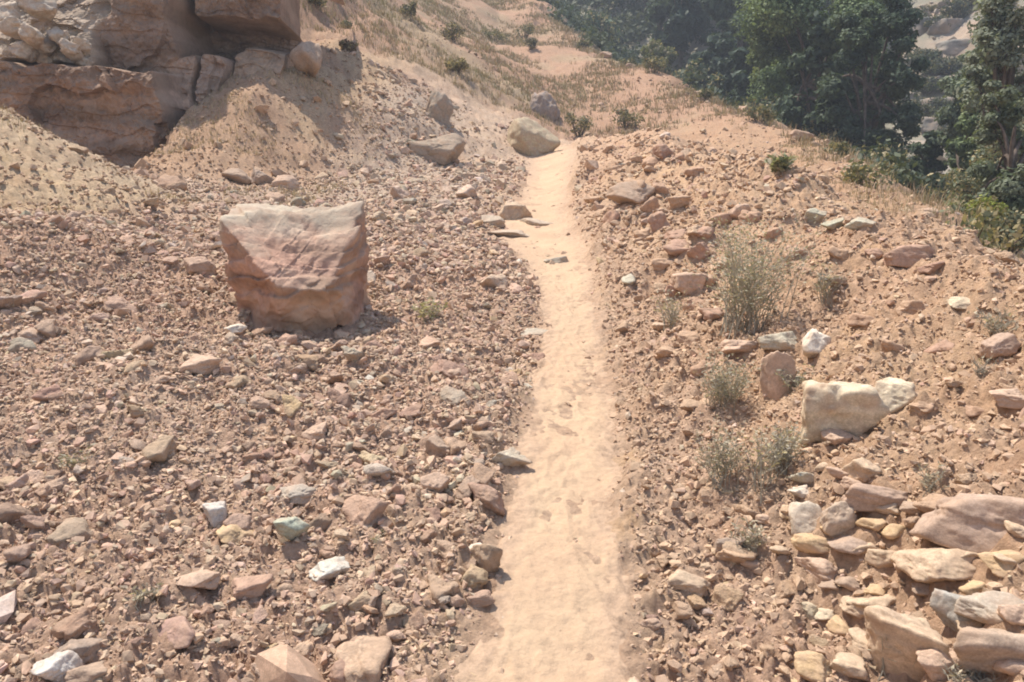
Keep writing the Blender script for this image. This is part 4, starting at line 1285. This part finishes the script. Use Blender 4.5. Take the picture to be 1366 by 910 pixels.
# far slope: scrub and pale outcrops, each its own thing
rf = random.Random(9)
bm_a = bush_mesh(np.random.default_rng(1), 1.0, 0.8, (0.11, 0.125, 0.075), 900, 0.055, 9, 0.1)
bm_b = bush_mesh(np.random.default_rng(2), 1.0, 0.7, (0.20, 0.19, 0.125), 900, 0.055, 9, 0.35)
k = 0
while k < 80:
    px, py = rf.uniform(1120, 1366), rf.uniform(-10, 240)
    if py > 10 + 0.9 * (px - 1060): continue
    p = at(px, py)
    if p[1] < 24: continue
    dark = rf.random() < 0.55
    root = bpy.data.objects.new('scrub_bush', None); COL.objects.link(root)
    root.location = (p[0], p[1], p[2] - 0.1)
    s = rf.uniform(0.6, 1.7)
    root.scale = (s, s, s * rf.uniform(0.7, 1.0)); root.rotation_euler = (0, 0, rf.uniform(0, 6.28))
    tag(root, ('dark green' if dark else 'pale dry') + ' scrub bush on the far rocky slope', 'bush', ('dark' if dark else 'pale') + ' scrub on the far slope')
    mm = bm_a if dark else bm_b
    link('stem', mm[1], root); link('foliage', mm[0], root)
    k += 1
def scree():
    r = np.random.default_rng(5)
    n = 2600
    px, py = r.uniform(1120, 1420, n), r.uniform(-40, 270, n)
    Vs, Fs, Cs, base = [], [], [], 0
    y = r.uniform(22, 75, n); x = rim_x(y) + r.uniform(7, 50, n)
    px, py, d = project(np.stack([x, y, H(x, y)], -1))
    ok = (px > 1120) & (px < 1420) & (py < 275) & (py > -60)
    x, y = x[ok], y[ok]
    sz = np.clip(r.lognormal(math.log(0.42), 0.5, len(x)), 0.15, 1.5)
    z = H(x, y)
    for i in range(len(x)):
        v, f = HB[i % len(HB)]
        a = r.uniform(0, 6.28); c, s_ = math.cos(a), math.sin(a)
        q = v * sz[i] * np.array([1, 0.8, 0.7])
        q = np.stack([q[:, 0] * c - q[:, 1] * s_ + x[i], q[:, 0] * s_ + q[:, 1] * c + y[i], q[:, 2] + z[i] + 0.05 * sz[i]], -1)
        Vs.append(q); Fs.append(f.ravel() + base); base += len(v)
        Cs.append(np.tile(np.array([0.30, 0.265, 0.215]) * r.uniform(0.65, 1.25), (len(v), 1)))
    V, F, C = np.concatenate(Vs), np.concatenate(Fs), np.concatenate(Cs)
    tag(link('scree', mesh_np('scree', V, F, np.full(len(F) // 3, 3), M_LOOSE, C)), 'grey broken rock strewn over the far valley slope', 'scree', None, 'stuff')
scree()
om = []
for k in range(4):
    P, F = rock_shape(800 + k, (1, 0.8, 0.6), 4, nplanes=11, sharp=24, rough=0.1)
    om.append(mesh_np('outcrop', P, F.ravel(), np.full(len(F), 3), M_UNIT, smooth=True))
first = {}
for (px, py, s) in [(1150, 8, 20), (1190, 14, 26), (1235, 40, 40), (1262, 42, 46), (1240, 70, 30), (1215, 92, 36), (1205, 95, 26), (1280, 60, 50), (1250, 115, 46), (1270, 140, 50), (1215, 130, 30), (1290, 110, 44), (1260, 170, 50), (1240, 150, 40), (1300, 160, 44), (1285, 190, 40), (1310, 90, 40)]:
    p = at(px, py); _, _, d = project(p)
    k = rf.randrange(4)
    if k in first: o = first[k].copy()
    else: o = bpy.data.objects.new('outcrop', om[k]); first[k] = o
    COL.objects.link(o)
    W = s * d / FPX
    o.location = (p[0], p[1] + W * 0.2, p[2] - W * 0.32); o.scale = (W, W, W * rf.uniform(0.8, 1.3)); o.rotation_euler = (0, 0, rf.uniform(0, 6.28))
    v = rf.uniform(0.75, 1.1)
    o.color = (0.285 * v, 0.26 * v, 0.225 * v, 1)
    tag(o, 'grey outcrop among scrub on the far rocky slope', 'outcrop', 'outcrops on the far slope')

hz = bpy.data.materials.new('haze'); hz.use_nodes = True
hn = hz.node_tree; hn.nodes.remove(hn.nodes['Principled BSDF'])
pv = hn.nodes.new('ShaderNodeVolumePrincipled')
pv.inputs['Color'].default_value = (0.80, 0.86, 0.95, 1)
pv.inputs['Density'].default_value = 0.0024
hn.links.new(pv.outputs[0], hn.nodes['Material Output'].inputs['Volume'])
def haze():
    bm = bmesh.new(); bmesh.ops.create_cube(bm, size=1)
    me = bpy.data.meshes.new('haze'); bm.to_mesh(me); bm.free(); me.materials.append(hz)
    o = link('haze', me); zs = [float(v.co.z) for nm in ('ground', 'hill', 'valley') for v in bpy.data.objects[nm].data.vertices]
    z0, z1 = min(zs) - 1, max(zs) + 6
    print('haze', z0, z1)
    o.scale = (304, 304, z1 - z0); o.location = (0, 0, (z0 + z1) / 2)
    tag(o, 'thin pale blue summer haze over the whole valley', 'haze', None, 'stuff')
haze()
print('stones', len(ss_), 'individual', len(ind), 'heroes', len(HEROES))
